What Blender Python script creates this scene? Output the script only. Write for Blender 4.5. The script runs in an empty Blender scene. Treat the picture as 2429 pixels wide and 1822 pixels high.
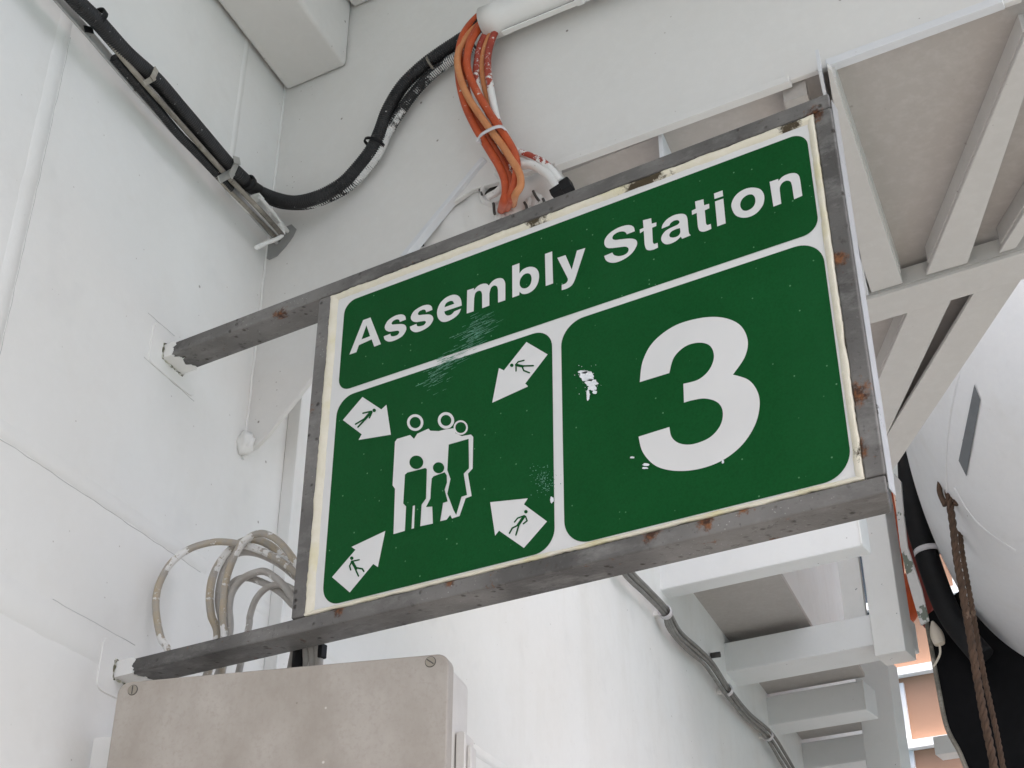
import bpy, bmesh, math, random
from mathutils import Vector, Matrix, noise
from mathutils.geometry import tessellate_polygon
random.seed(7)
R = math.radians
sc = bpy.context.scene
col = sc.collection

# ---------------------------------------------------------------- camera
RIGHT = Vector((0.84747, 0.53083, 0.00312)); DOWN = Vector((-0.26753, 0.43218, -0.86119)); FWD = Vector((-0.45850, 0.72900, 0.50827))
FPX, CX, CY = 3302.9, 1214.5, 911.0
EYE = Vector((0, 0, 1.6))
cd = bpy.data.cameras.new('camera'); cam = bpy.data.objects.new('camera', cd); col.objects.link(cam)
m = Matrix((RIGHT, -DOWN, -FWD)).transposed().to_4x4(); m.translation = EYE
cam.matrix_world = m
cd.sensor_width = 36; cd.lens = FPX / 2429 * 36; cd.clip_end = 6000; cd.clip_start = .05
sc.camera = cam

# ---------------------------------------------------------------- light
w = bpy.data.worlds.new('World'); sc.world = w; w.use_nodes = True
SUN_EL, SUN_AZ = R(69), R(112)          # azimuth measured from +Y towards +X
nt = w.node_tree; bg = nt.nodes['Background']
sky = nt.nodes.new('ShaderNodeTexSky'); sky.sky_type = 'NISHITA'; sky.sun_disc = False
sky.sun_elevation = SUN_EL; sky.sun_rotation = SUN_AZ; sky.air_density = .6; sky.dust_density = 9.0; sky.ozone_density = .5
nt.links.new(sky.outputs[0], bg.inputs[0]); bg.inputs[1].default_value = .13
sl = bpy.data.lights.new('sun', 'SUN'); sl.energy = 3.2; sl.angle = R(.53); sl.color = (1, .95, .88)
so = bpy.data.objects.new('sun', sl); col.objects.link(so)
sd = Vector((math.sin(SUN_AZ) * math.cos(SUN_EL), math.cos(SUN_AZ) * math.cos(SUN_EL), math.sin(SUN_EL)))
so.rotation_euler = sd.to_track_quat('Z', 'Y').to_euler(); so.location = sd * 30
sc.view_settings.view_transform = 'Standard'; sc.view_settings.look = 'None'; sc.view_settings.gamma = 1
sc.view_settings.use_curve_mapping = False
sc.view_settings.exposure = 2.1
sc.cycles.max_bounces = 7; sc.cycles.diffuse_bounces = 5; sc.cycles.glossy_bounces = 3

# ---------------------------------------------------------------- real planes of the place, and where a sight line meets them
WA = R(10.4)
WALL_N = Vector((math.cos(WA), math.sin(WA), 0)); WALL_U = Vector((-math.sin(WA), math.cos(WA), 0)); WALL_P = Vector((-1.985, 1.75, 0))
GH = R(2)
GIR_N = Vector((math.sin(GH), -math.cos(GH), 0)); GIR_U = Vector((math.cos(GH), math.sin(GH), 0)); GIR_P = Vector((-2.047, 2.088, 0))
def hit(px, py, n, p):
    r = RIGHT * (px - CX) + DOWN * (py - CY) + FWD * FPX
    return EYE + r * ((p - EYE).dot(n) / r.dot(n))
def wall(px, py, d=0): return hit(px, py, WALL_N, WALL_P + WALL_N * d)
def gird(px, py, d=0): return hit(px, py, GIR_N, GIR_P + GIR_N * d)
def at_y(px, py, y): return hit(px, py, Vector((0, 1, 0)), Vector((0, y, 0)))
def at_z(px, py, z): return hit(px, py, Vector((0, 0, 1)), Vector((0, 0, z)))
def win(x0, y0, s): return lambda x, y: (x0 + x * s, y0 + y * s)
Z1 = win(0, 0, .4219); Z2 = win(800, 0, .36157); Z3 = win(1500, 0, .4219); Z6 = win(1400, 1200, .4652); Z7 = win(1900, 600, .3919); FD = win(0, 0, 1.0981)
def wall_xy(y): return WALL_P.x - (y - WALL_P.y) * math.tan(WA)

# ---------------------------------------------------------------- materials
MATS = {}
class N:
    def __init__(s, name):
        s.m = bpy.data.materials.new(name); s.m.use_nodes = True; s.t = s.m.node_tree
        s.b = s.t.nodes['Principled BSDF']; s.co = s.t.nodes.new('ShaderNodeTexCoord'); s.src = s.co.outputs['Object']
    def link(s, a, b): s.t.links.new(a, b)
    def put(s, sock, v):
        if hasattr(v, 'is_linked') or isinstance(v, bpy.types.NodeSocket): s.link(v, sock)
        elif isinstance(v, (tuple, list)) and len(v) == 3 and sock.type == 'RGBA': sock.default_value = (*v, 1)
        else: sock.default_value = v
    def mapping(s, scale=(1, 1, 1), src=None, loc=(0, 0, 0)):
        n = s.t.nodes.new('ShaderNodeMapping'); n.inputs['Scale'].default_value = scale; n.inputs['Location'].default_value = loc
        s.link(src or s.src, n.inputs[0]); return n.outputs[0]
    def noise(s, scale, detail=4, rough=.55, vec=None, dist=0):
        n = s.t.nodes.new('ShaderNodeTexNoise'); n.inputs['Scale'].default_value = scale; n.inputs['Detail'].default_value = detail
        n.inputs['Roughness'].default_value = rough; n.inputs['Distortion'].default_value = dist; s.link(vec or s.src, n.inputs['Vector']); return n.outputs[0]
    def voro(s, scale, vec=None, rnd=1):
        n = s.t.nodes.new('ShaderNodeTexVoronoi'); n.inputs['Scale'].default_value = scale; n.inputs['Randomness'].default_value = rnd
        s.link(vec or s.src, n.inputs['Vector']); return n.outputs
    def ramp(s, f, a, b, lo=0., hi=1.):
        n = s.t.nodes.new('ShaderNodeMapRange'); n.inputs[1].default_value = a; n.inputs[2].default_value = b; n.inputs[3].default_value = lo; n.inputs[4].default_value = hi
        s.link(f, n.inputs[0]); return n.outputs[0]
    def math(s, op, a, b=0.):
        n = s.t.nodes.new('ShaderNodeMath'); n.operation = op; s.put(n.inputs[0], a); s.put(n.inputs[1], b); return n.outputs[0]
    def mix(s, f, a, b):
        n = s.t.nodes.new('ShaderNodeMix'); n.data_type = 'RGBA'; s.put(n.inputs[0], f); s.put(n.inputs[6], a); s.put(n.inputs[7], b); return n.outputs[2]
    def sep(s, v=None):
        n = s.t.nodes.new('ShaderNodeSeparateXYZ'); s.link(v or s.src, n.inputs[0]); return n.outputs
    def bump(s, h, strength=.3, dist=.002, prev=None):
        n = s.t.nodes.new('ShaderNodeBump'); n.inputs['Strength'].default_value = strength; n.inputs['Distance'].default_value = dist
        s.link(h, n.inputs['Height'])
        if prev: s.link(prev, n.inputs['Normal'])
        return n.outputs[0]
    def spots(s, pts):
        # soft blobs of wear round given points (x, y, z, radius), broken up by noise
        acc = None
        for x, y, z, r in pts:
            n = s.t.nodes.new('ShaderNodeVectorMath'); n.operation = 'DISTANCE'; s.link(s.src, n.inputs[0]); n.inputs[1].default_value = (x, y, z)
            v = s.ramp(n.outputs['Value'], r, 0)
            acc = v if acc is None else s.math('MAXIMUM', acc, v)
        return acc
    def done(s, color, rough=.5, metal=0., normal=None, spec=.5, coat=0.):
        s.put(s.b.inputs['Base Color'], color); s.put(s.b.inputs['Roughness'], rough); s.b.inputs['Metallic'].default_value = metal
        s.b.inputs['Specular IOR Level'].default_value = spec; s.b.inputs['Coat Weight'].default_value = coat
        if normal: s.link(normal, s.b.inputs['Normal'])
        return s.m

def painted(name, base=(.77, .77, .755), warm=(.70, .665, .615), specks=1., wave=1., rough=.42, chips=None, warm_amt=.35, spec=.4, dens=.86, stains=0):
    n = N(name)
    big = n.noise(1.7, 2); mid = n.noise(9, 4, .6); fine = n.noise(170, 2, .6); mott = n.noise(38, 3, .65)
    c = n.mix(n.math('MULTIPLY', n.ramp(big, .35, .75), warm_amt), base, warm)
    c = n.mix(n.ramp(mid, .52, .78, 0, .16), c, tuple(.9 * x for x in warm))
    c = n.mix(n.ramp(mott, .45, .8, 0, .12), c, (.86, .86, .85))
    if specks:
        v = n.voro(17 ); rsel = n.math('GREATER_THAN', n.sep(v['Color'])[0], dens)
        sp = n.math('MULTIPLY', n.ramp(v['Distance'], .075, .03), rsel)
        c = n.mix(n.math('MULTIPLY', sp, .75 * specks), c, (.16, .13, .11))
        v2 = n.voro(55); rsel2 = n.math('GREATER_THAN', n.sep(v2['Color'])[1], .93)
        c = n.mix(n.math('MULTIPLY', n.math('MULTIPLY', n.ramp(v2['Distance'], .12, .04), rsel2), .6 * specks), c, (.25, .2, .17))
    if stains:      # faint grey and yellowish runs
        rn = n.noise(3.5, 4, .6, n.mapping((1, 1, .16))); c = n.mix(n.ramp(rn, .55, .75, 0, .30 * stains), c, (.52, .49, .42))
        c = n.mix(n.ramp(n.noise(5, 3, .7), .60, .78, 0, .45 * stains), c, (.55, .55, .55))
    if chips:
        ch = n.noise(chips[0], 4, .7); mask = n.ramp(ch, chips[1], chips[1] + .02)
        c = n.mix(mask, c, chips[2])
    b = n.bump(n.noise(2.6, 2), .35 * wave, .012)
    b = n.bump(n.noise(22, 2, .6), .22, .004, b)
    b = n.bump(fine, .16, .0012, b)
    return n.done(c, n.ramp(mid, .3, .7, rough - .06, rough + .1), 0, b, spec)

M_WALL = painted('white_bulkhead_paint', rough=.46, spec=.3, wave=1.9, stains=.5)
M_WHITE = painted('white_steel_paint', wave=.5)
M_GIRD = painted('beige_white_girder_paint', base=(.69, .68, .66), warm=(.64, .61, .57), wave=.6, specks=1.25, dens=.62)
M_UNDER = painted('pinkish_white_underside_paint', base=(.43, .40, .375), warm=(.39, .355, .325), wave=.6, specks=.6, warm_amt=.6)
M_PLAT = painted('pale_beige_platform_paint', base=(.58, .56, .535), warm=(.52, .49, .46), specks=.8, wave=.3)
M_EDGE = painted('bright_white_edge_paint', base=(.66, .67, .69), warm=(.62, .62, .63), specks=.4, wave=.2)
M_SIDE = painted('grey_white_worn_paint', base=(.36, .36, .36), warm=(.30, .29, .28), specks=1, chips=(30, .66, (.12, .11, .10)))
M_STRAP = painted('worn_strap_paint', base=(.55, .54, .53), warm=(.46, .44, .42), specks=1.2, chips=(9, .58, (.13, .15, .12)))
M_CHIP = painted('chipped_white_paint', chips=(15, .69, (.13, .16, .14)), specks=1)
M_FRAME = painted('rust_specked_white_paint', base=(.78, .79, .79), warm=(.70, .69, .66), chips=(11, .715, (.20, .10, .06)), specks=1.2, wave=1.0)
M_HULL = painted('lifeboat_white_gelcoat', base=(.70, .71, .73), warm=(.63, .62, .61), specks=1.0, wave=.2, rough=.35, stains=.8)
M_WELD = painted('weld_seam_paint', base=(.765, .765, .75), wave=.2, specks=.3, rough=.6, spec=.2)

def steel(name, base=(.135, .130, .124), dark=(.04, .035, .03), light=(.25, .245, .235), rust_pts=None, pits=1.):
    n = N(name)
    st = n.noise(14, 6, .65); st2 = n.noise(60, 5, .7); fine = n.noise(260, 3, .6)
    lo = n.noise(3.2, 3, .6); sx = n.noise(26, 5, .7, n.mapping((.45, 1, 1)))
    c = n.mix(n.ramp(lo, .36, .64), tuple(x * .58 for x in base), tuple(x * 1.45 for x in base))
    c = n.mix(n.ramp(sx, .5, .72, 0, .7), c, light)
    c = n.mix(n.ramp(st2, .60, .78, 0, .5), c, light)
    c = n.mix(n.ramp(st2, .42, .28, 0, .8), c, dark)
    pv = n.voro(62); ps = n.math('GREATER_THAN', n.sep(pv['Color'])[0], .70)
    pit = n.math('MULTIPLY', n.ramp(pv['Distance'], .32, .12), ps)
    pit = n.math('MULTIPLY', pit, n.ramp(n.noise(11, 3), .42, .54))
    c = n.mix(n.math('MULTIPLY', pit, .85 * pits), c, (.035, .028, .022))
    rn = n.noise(34, 6, .7); rust = n.ramp(rn, .645, .70)
    if rust_pts:
        sp = n.spots(rust_pts); rust = n.math('MAXIMUM', n.math('MULTIPLY', rust, .8), n.ramp(n.math('ADD', n.math('MULTIPLY', sp, .55), n.math('MULTIPLY', n.noise(110, 5, .75), .8)), .66, .82))
    else: rust = n.math('MULTIPLY', rust, .6)
    rc = n.mix(n.ramp(n.noise(90, 4), .4, .62), (.05, .02, .01), (.22, .085, .03))
    c = n.mix(rust, c, rc)
    sn = n.voro(300); ss = n.math('MULTIPLY', n.math('GREATER_THAN', n.sep(sn['Color'])[1], .965), n.ramp(sn['Distance'], .4, .2))
    c = n.mix(n.math('MULTIPLY', ss, n.ramp(lo, .52, .62, 0, .7)), c, (.42, .41, .39))
    b = n.bump(st2, .45, .004); b = n.bump(pit, .8, .004, b); b.node.invert = True
    b = n.bump(fine, .2, .0008, b)
    return n.done(c, n.ramp(st, .3, .7, .45, .65), .1, b, .35)

M_STEEL = steel('weathered_galvanised_steel', rust_pts=[(-.515, 1.75, 3.155, .035), (-.512, 1.75, 2.62, .05), (-.525, 1.75, 2.53, .045), (-.70, 1.75, 2.488, .03),
     (-.76, 1.75, 2.478, .035), (-.85, 1.75, 2.478, .03), (-1.22, 1.75, 2.478, .02), (-1.66, 1.75, 3.155, .04), (-1.45, 1.75, 2.478, .025), (-.505, 1.75, 2.86, .03)])

def stroke_paint(name, base, base2, over, sc_along=3.5, thr=.56, rough=.5, flank=None, over_amt=1., bump=.2):
    # cable sheath with flaked paint, laid out along the cable (uv: x along in metres, y around)
    n = N(name); n.src = n.co.outputs['UV']
    v = n.mapping((1, .05, 1))
    big = n.noise(sc_along, 3, .6, v); fine = n.noise(90, 5, .7, v)
    msk = n.math('ADD', n.math('MULTIPLY', big, .72), n.math('MULTIPLY', fine, .28))
    if flank:       # brushed on from one side: paint sits on the flank that faces the brush
        ge = n.t.nodes.new('ShaderNodeNewGeometry'); vm = n.t.nodes.new('ShaderNodeVectorMath'); vm.operation = 'DOT_PRODUCT'
        n.link(ge.outputs['True Normal'], vm.inputs[0]); vm.inputs[1].default_value = flank; msk = n.math('ADD', msk, n.math('MULTIPLY', vm.outputs['Value'], .16))
    msk = n.ramp(msk, thr, thr + .012)
    c = n.mix(n.ramp(n.noise(22, 4, .6, v), .4, .65), base, base2)
    sp = n.ramp(n.noise(160, 3, .6, v), .68, .72); c = n.mix(n.math('MULTIPLY', sp, .7 * over_amt), c, over)
    c = n.mix(n.math('MULTIPLY', msk, over_amt), c, over)
    b = n.bump(msk, .5, .0012); b = n.bump(fine, bump, .0008, b)
    return n.done(c, rough, 0, b, .4)
M_OR1 = stroke_paint('orange_cable_sheath', (.50, .085, .022), (.40, .062, .02), (.68, .66, .63), 5, .60)
M_OR2 = stroke_paint('pale_orange_cable_sheath', (.56, .24, .10), (.52, .19, .07), (.68, .66, .63), 4, .66)
M_OR3 = stroke_paint('dark_red_cable_sheath', (.27, .035, .02), (.36, .055, .03), (.72, .71, .69), 6, .47)
M_OR4 = stroke_paint('reddish_orange_cable_sheath', (.46, .10, .04), (.40, .07, .03), (.70, .68, .65), 6, .575)
M_WCAB = stroke_paint('white_painted_cable', (.70, .69, .67), (.64, .63, .61), (.16, .13, .11), 7, .635)
M_GCAB = stroke_paint('grey_cable_sheath', (.36, .335, .30), (.42, .35, .25), (.72, .71, .69), 9, .52)
M_GCAB2 = stroke_paint('greyer_cable_sheath', (.40, .38, .355), (.34, .32, .29), (.70, .69, .67), 9, .565)
M_DCAB = stroke_paint('dark_grey_cable_sheath', (.17, .165, .155), (.22, .215, .20), (.5, .49, .47), 8, .66)
M_BLK = stroke_paint('black_corrugated_sheath', (.012, .012, .013), (.02, .02, .021), (.62, .62, .61), 4, .70, .5, (-.75, -.2, .3))
M_BLKP = stroke_paint('black_corrugated_sheath_with_white_paint', (.014, .014, .015), (.02, .02, .02), (.64, .64, .63), 4, .60, .5, (.75, -.2, -.62))
M_ROPE = stroke_paint('brown_weathered_rope', (.085, .05, .032), (.055, .034, .022), (.15, .10, .07), 12, .6, .9)

def plain(name, c, rough=.5, metal=0., var=.12, scale=20, bump=.15, spec=.5):
    n = N(name); a = n.noise(scale, 4, .6)
    cc = n.mix(n.ramp(a, .3, .7), tuple(x * (1 - var) for x in c), tuple(min(1, x * (1 + var)) for x in c))
    return n.done(cc, rough, metal, n.bump(n.noise(scale * 8, 3), bump, .001), spec)
M_BLACK = plain('black_rubber', (.008, .008, .009), .6, var=.3, spec=.25)
M_BLACKP = plain('black_paint', (.004, .004, .005), .6, var=.3, spec=.12)
M_TIE = plain('white_nylon', (.62, .60, .62), .4)
M_CLAMP = plain('stainless_clamp', (.5, .5, .48), .3, .7)
M_RUSTROD = steel('rusty_thin_steel', base=(.22, .20, .17), dark=(.06, .04, .03), light=(.45, .42, .36), pits=.6)
M_SCREW = plain('brass_screw', (.30, .27, .22), .45, .4)
M_GAP = plain('gap_shade', (.035, .03, .018), .8, var=.4, scale=60)
M_SLOT = plain('dark_slot', (.06, .055, .05), .7)
M_TAPE = plain('grey_tape', (.13, .14, .15), .5, var=.08)
M_RED = plain('red_oxide_paint', (.22, .03, .018), .5, var=.25, scale=8)
M_ORANGE = plain('orange_plastic', (.62, .10, .02), .45)
M_PEACH = plain('peach_wall', (.38, .22, .145), .8, var=.05, scale=1)
M_GLASS = plain('dark_window', (.03, .04, .05), .15, var=.1, scale=1)
M_CREAMW = plain('cream_wall', (.7, .62, .52), .8, var=.05, scale=1)
M_SEA = plain('sea_water', (.02, .06, .08), .12, var=.2, scale=.05, bump=.3)
def deck_mat():
    n = N('deck_paint'); a = n.noise(1.5, 5); c = n.mix(n.ramp(a, .35, .7), (.13, .13, .125), (.18, .175, .165))
    return n.done(c, .7, 0, n.bump(n.noise(60, 4), .3, .002))
M_DECK = deck_mat()

def box_mat():
    n = N('beige_grey_plastic'); st = n.noise(9, 5, .65, n.mapping((1, 1, .6))); f = n.noise(120, 4, .7)
    c = n.mix(n.ramp(st, .34, .66), (.325, .29, .25), (.415, .38, .34))
    c = n.mix(n.ramp(f, .5, .72, 0, .45), c, (.30, .262, .225))
    v = n.voro(26); sel = n.math('GREATER_THAN', n.sep(v['Color'])[0], .84)
    c = n.mix(n.math('MULTIPLY', n.ramp(v['Distance'], .075, .04), sel), c, (.60, .56, .52))
    v = n.voro(40); sel = n.math('GREATER_THAN', n.sep(v['Color'])[2], .93)
    c = n.mix(n.math('MULTIPLY', n.math('MULTIPLY', n.ramp(v['Distance'], .1, .05), sel), .6), c, (.12, .10, .08))
    return n.done(c, .5, 0, n.bump(f, .12, .001), .4)
M_BOX = box_mat()
M_BOXB = painted('box_body_paint', base=(.60, .575, .54), warm=(.52, .48, .44), wave=.1)

def green_mat():
    n = N('green_sign_film'); a = n.noise(6, 4); f = n.noise(240, 2, .6)
    c = n.mix(n.ramp(a, .3, .75), (.0035, .066, .014), (.0045, .078, .018))
    c = n.mix(n.ramp(f, .4, .72, 0, .45), c, (.002, .042, .008))
    c = n.mix(n.ramp(n.noise(3, 4, .65, n.mapping((1.6, 1, .5))), .45, .75, 0, .35), c, (.010, .085, .026))
    v = n.voro(95); sel = n.math('GREATER_THAN', n.sep(v['Color'])[0], .90)
    c = n.mix(n.math('MULTIPLY', n.math('MULTIPLY', n.ramp(v['Distance'], .17, .08), sel), .55), c, (.20, .42, .24))
    v = n.voro(34); sel = n.math('GREATER_THAN', n.sep(v['Color'])[1], .93)
    c = n.mix(n.math('MULTIPLY', n.math('MULTIPLY', n.ramp(v['Distance'], .085, .05), sel), .8), c, (.5, .6, .5))
    return n.done(c, n.ramp(a, .3, .7, .42, .52), 0, n.bump(f, .06, .0005), .09)
M_GREEN = green_mat()
def white_print():
    n = N('white_sign_acrylic'); a = n.noise(7, 4)
    c = n.mix(n.ramp(a, .3, .7), (.63, .63, .625), (.67, .67, .665))
    return n.done(c, .35, 0, None, .4)
M_ACR = white_print()
def putty_mat():
    n = N('cream_putty'); a = n.noise(30, 5, .65); b_ = n.noise(9, 4)
    c = n.mix(n.ramp(a, .35, .7), (.66, .62, .50), (.72, .68, .58))
    c = n.mix(n.ramp(b_, .55, .72, 0, .75), c, (.58, .52, .25))
    sp = n.spots([(-.83, 1.75, 3.155, .13), (-.56, 1.75, 3.15, .05), (-.50, 1.75, 2.53, .06), (-1.05, 1.75, 3.16, .06)])
    g = n.ramp(n.math('ADD', n.math('MULTIPLY', sp, .6), n.math('MULTIPLY', n.noise(70, 5, .75), .75)), .72, .84)
    c = n.mix(g, c, (.05, .035, .015))
    return n.done(c, .7, 0, n.bump(a, .6, .003))
M_PUTTY = putty_mat()
M_SMEAR = plain('white_paint_smear', (.72, .75, .77), .45, var=.08, scale=120, bump=.5)
M_SCUFF = plain('pale_scuff', (.10, .26, .18), .5, var=.4, scale=200)

# ---------------------------------------------------------------- geometry helpers
def link_mesh(name, me, mat, parent=None):
    o = bpy.data.objects.new(name, me); col.objects.link(o)
    if mat: me.materials.append(mat)
    if parent:
        o.parent = parent; o.matrix_parent_inverse = parent.matrix_basis.inverted()
    return o
def tag(o, label, cat, group=None):
    o['label'] = label; o['category'] = cat
    if group: o['group'] = group
    return o
def structure(o): o['kind'] = 'structure'; return o
def thing(name, loc, label, cat, group=None):
    o = bpy.data.objects.new(name, None); col.objects.link(o); o.location = loc; o.empty_display_size = .1
    o.matrix_basis = Matrix.Translation(Vector(loc)); return tag(o, label, cat, group)
def from_bm(name, bm, mat, parent=None, bevel=0, smooth=False, seg=2):
    bmesh.ops.recalc_face_normals(bm, faces=bm.faces[:])
    me = bpy.data.meshes.new(name); bm.to_mesh(me); bm.free()
    if smooth:
        for p in me.polygons: p.use_smooth = True
    o = link_mesh(name, me, mat, parent)
    if bevel:
        md = o.modifiers.new('bevel', 'BEVEL'); md.width = bevel; md.segments = seg; md.limit_method = 'ANGLE'; md.angle_limit = R(30)
        for p in me.polygons: p.use_smooth = True
        md.harden_normals = True
    return o
def prism(bm, pts, off):
    """closed polygon (3D points) extruded along off"""
    pts = [Vector(p) for p in pts]; off = Vector(off)
    a = [bm.verts.new(p) for p in pts]; b = [bm.verts.new(p + off) for p in pts]
    n = len(pts); bm.faces.new(a); bm.faces.new(b[::-1])
    for i in range(n): bm.faces.new((a[i], b[i], b[(i + 1) % n], a[(i + 1) % n]))
def slab(name, pts, off, mat, parent=None, bevel=0):
    bm = bmesh.new(); prism(bm, pts, off); return from_bm(name, bm, mat, parent, bevel)
def obox(name, o, u, v, n, mat, parent=None, bevel=0, seg=2):
    """box from a corner and three edge vectors"""
    o, u, v, n = map(Vector, (o, u, v, n)); return_bm = bmesh.new(); prism(return_bm, [o, o + u, o + u + v, o + v], n)
    return from_bm(name, return_bm, mat, parent, bevel, seg=seg)
def crom(P, k=8, closed=False):
    P = [Vector(p) for p in P]; n = len(P); out = []
    for i in range(n if closed else n - 1):
        g = (lambda j: P[j % n]) if closed else (lambda j: P[max(0, min(n - 1, j))])
        a, b, c, d = g(i - 1), g(i), g(i + 1), g(i + 2)
        for t in range(k):
            t /= k
            out.append(.5 * ((2 * b) + (c - a) * t + (2 * a - 5 * b + 4 * c - d) * t * t + (3 * b - a - 3 * c + d) * t ** 3))
    if not closed: out.append(P[-1].copy())
    return out
def resample(P, step):
    L = [0]
    for a, b in zip(P, P[1:]): L.append(L[-1] + (b - a).length)
    n = max(2, int(L[-1] / step)); out = []; j = 0
    for i in range(n + 1):
        t = L[-1] * i / n
        while j < len(L) - 2 and L[j + 1] < t: j += 1
        f = (t - L[j]) / max(1e-9, L[j + 1] - L[j]); out.append(P[j].lerp(P[j + 1], min(1, max(0, f))))
    return out, L[-1] / n
def sweep(bm, P, rad, seg=12, step=0.0, phase=0):
    """tube along P; rad number or f(s); uv = metres along, 0..1 around"""
    uvl = bm.loops.layers.uv.verify()
    if step: P, step = resample(P, step)
    s = 0; rings = []; up = None
    for i, p in enumerate(P):
        t = (P[min(i + 1, len(P) - 1)] - P[max(i - 1, 0)]).normalized()
        if up is None: up = t.orthogonal().normalized()
        up = (up - t * up.dot(t)).normalized(); sd_ = t.cross(up)
        if i: s += (p - P[i - 1]).length
        r = rad(s) if callable(rad) else rad
        rings.append((s, [bm.verts.new(p + (up * math.cos(2 * math.pi * k / seg + phase) + sd_ * math.sin(2 * math.pi * k / seg + phase)) * r) for k in range(seg)]))
    for (s0, a), (s1, b) in zip(rings, rings[1:]):
        for k in range(seg):
            f = bm.faces.new((a[k], a[(k + 1) % seg], b[(k + 1) % seg], b[k])); f.smooth = True
            for l, uv in zip(f.loops, ((s0, k / seg), (s0, (k + 1) / seg), (s1, (k + 1) / seg), (s1, k / seg))): l[uvl].uv = uv
    for ring, fl in ((rings[0][1], True), (rings[-1][1], False)):
        try: bm.faces.new(ring[::-1] if fl else ring)
        except ValueError: pass
def tube(name, P, rad, mat, parent=None, seg=12, k=10, step=0, smooth_path=True):
    bm = bmesh.new(); sweep(bm, crom(P, k) if smooth_path else [Vector(p) for p in P], rad, seg, step)
    me = bpy.data.meshes.new(name); bm.to_mesh(me); bm.free()
    return link_mesh(name, me, mat, parent)
def wobble(P, amp, freq=14, seed=0):
    return [p + Vector(noise.noise_vector(p * freq + Vector((seed * 7.3, 1.7 * seed, 0)))) * amp for p in P]
def torus_band(name, c, ax, r, wid, th, mat, parent=None, rx=1., seg=24):
    """flat strap ring round axis ax"""
    ax = Vector(ax).normalized(); u = ax.orthogonal().normalized(); v = ax.cross(u); bm = bmesh.new(); rr = []
    for k in range(seg):
        d = u * math.cos(2 * math.pi * k / seg) + v * math.sin(2 * math.pi * k / seg)
        rr.append([bm.verts.new(Vector(c) + d * (r + a) + ax * b) for a, b in ((0, -wid / 2), (th, -wid / 2), (th, wid / 2), (0, wid / 2))])
    for k in range(seg):
        a, b = rr[k], rr[(k + 1) % seg]
        for q in range(4): bm.faces.new((a[q], b[q], b[(q + 1) % 4], a[(q + 1) % 4]))
    return from_bm(name, bm, mat, parent, 0, True)

# ================================================================ the setting
def sheet(name, x0, x1, y0, y1, z, mat):
    me = bpy.data.meshes.new(name); me.from_pydata([(x0, y0, z), (x1, y0, z), (x1, y1, z), (x0, y1, z)], [], [(0, 1, 2, 3)]); return structure(link_mesh(name, me, mat))
sheet('sea', -3000, 3000, -3000, 3000, -9, M_SEA)
o = obox('deck_floor', (-6, -7, -.3), (9, 0, 0), (0, 24, 0), (0, 0, .3), M_DECK); structure(o)

# ---------------------------------------------------------------- bulkhead on the left
A0, A1 = WALL_P - WALL_U * 7, WALL_P + WALL_U * 12
bulk = slab('bulkhead', [A0, A1, A1 + Vector((0, 0, 12)), A0 + Vector((0, 0, 12))], -WALL_N * .08, M_WALL)
tag(bulk, 'tall white painted steel bulkhead the sign bars are welded to', 'wall')
def strip_on_wall(name, pa, pb, wid, th, seed, parent=bulk):
    """raised weld band with uneven edges lying on the bulkhead between two points"""
    pa, pb = Vector(pa), Vector(pb); t = (pb - pa); L = t.length; t.normalize(); s = WALL_N.cross(t); n = max(6, int(L / .012)); bm = bmesh.new(); rows = []
    for i in range(n + 1):
        c = pa + t * (L * i / n)
        e1 = wid / 2 + .003 * noise.noise(Vector((i * .22, seed, 0))) + .0012 * noise.noise(Vector((i * .9, seed, 3)))
        e2 = wid / 2 + .003 * noise.noise(Vector((i * .22, seed, 9))) + .0012 * noise.noise(Vector((i * .9, seed, 5)))
        rows.append([bm.verts.new(c - s * e1 - WALL_N * .002), bm.verts.new(c - s * (e1 - .003) + WALL_N * th), bm.verts.new(c + WALL_N * th * 1.05), bm.verts.new(c + s * (e2 - .006) + WALL_N * th), bm.verts.new(c + s * e2 - WALL_N * .002)])
    for a, b in zip(rows, rows[1:]):
        for k in range(4): bm.faces.new((a[k], a[k + 1], b[k + 1], b[k]))
    return from_bm(name, bm, M_WELD, parent, 0, True)
def wp(y, z): return Vector((wall_xy(y), y, z))
strip_on_wall('weld_seam', wp(1.283, 2.3), wp(1.283, 4.6), .044, .0011, 1)
strip_on_wall('weld_seam', wp(-.5, 2.780), wp(2.0, 2.780), .040, .0011, 2)
strip_on_wall('weld_seam', wp(2.2, 2.775), wp(9, 2.775), .040, .0011, 3)
strip_on_wall('weld_seam', wp(1.895, 3.75), wp(1.895, 4.6), .026, .0015, 4)
strip_on_wall('weld_seam', wp(1.30, 2.50), wp(1.76, 2.50), .075, .001, 5)
M_CRACK = plain('hairline_crack', (.50, .50, .48), .8)
def hairline(pa, pb, seed):
    P = resample([Vector(pa), Vector(pb)], .01)[0]
    tube('hairline_crack', [p + (WALL_U * noise.noise(p * 30 + Vector((seed, 0, 0))) + Vector((0, 0, 1)) * noise.noise(p * 30 + Vector((0, seed, 5)))) * .0025 for p in P], .0008, M_CRACK, bulk, 5, 1, smooth_path=False)
hairline(wp(1.306, 2.5), wp(1.306, 3.68), 1); hairline(wp(.8, 2.760), wp(1.98, 2.759), 2); hairline(wp(1.69, 3.126), wp(1.88, 3.124), 3); hairline(wp(1.68, 3.232), wp(1.78, 3.232), 4)
hairline(wp(1.55, 2.536), wp(1.80, 2.534), 5)
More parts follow.
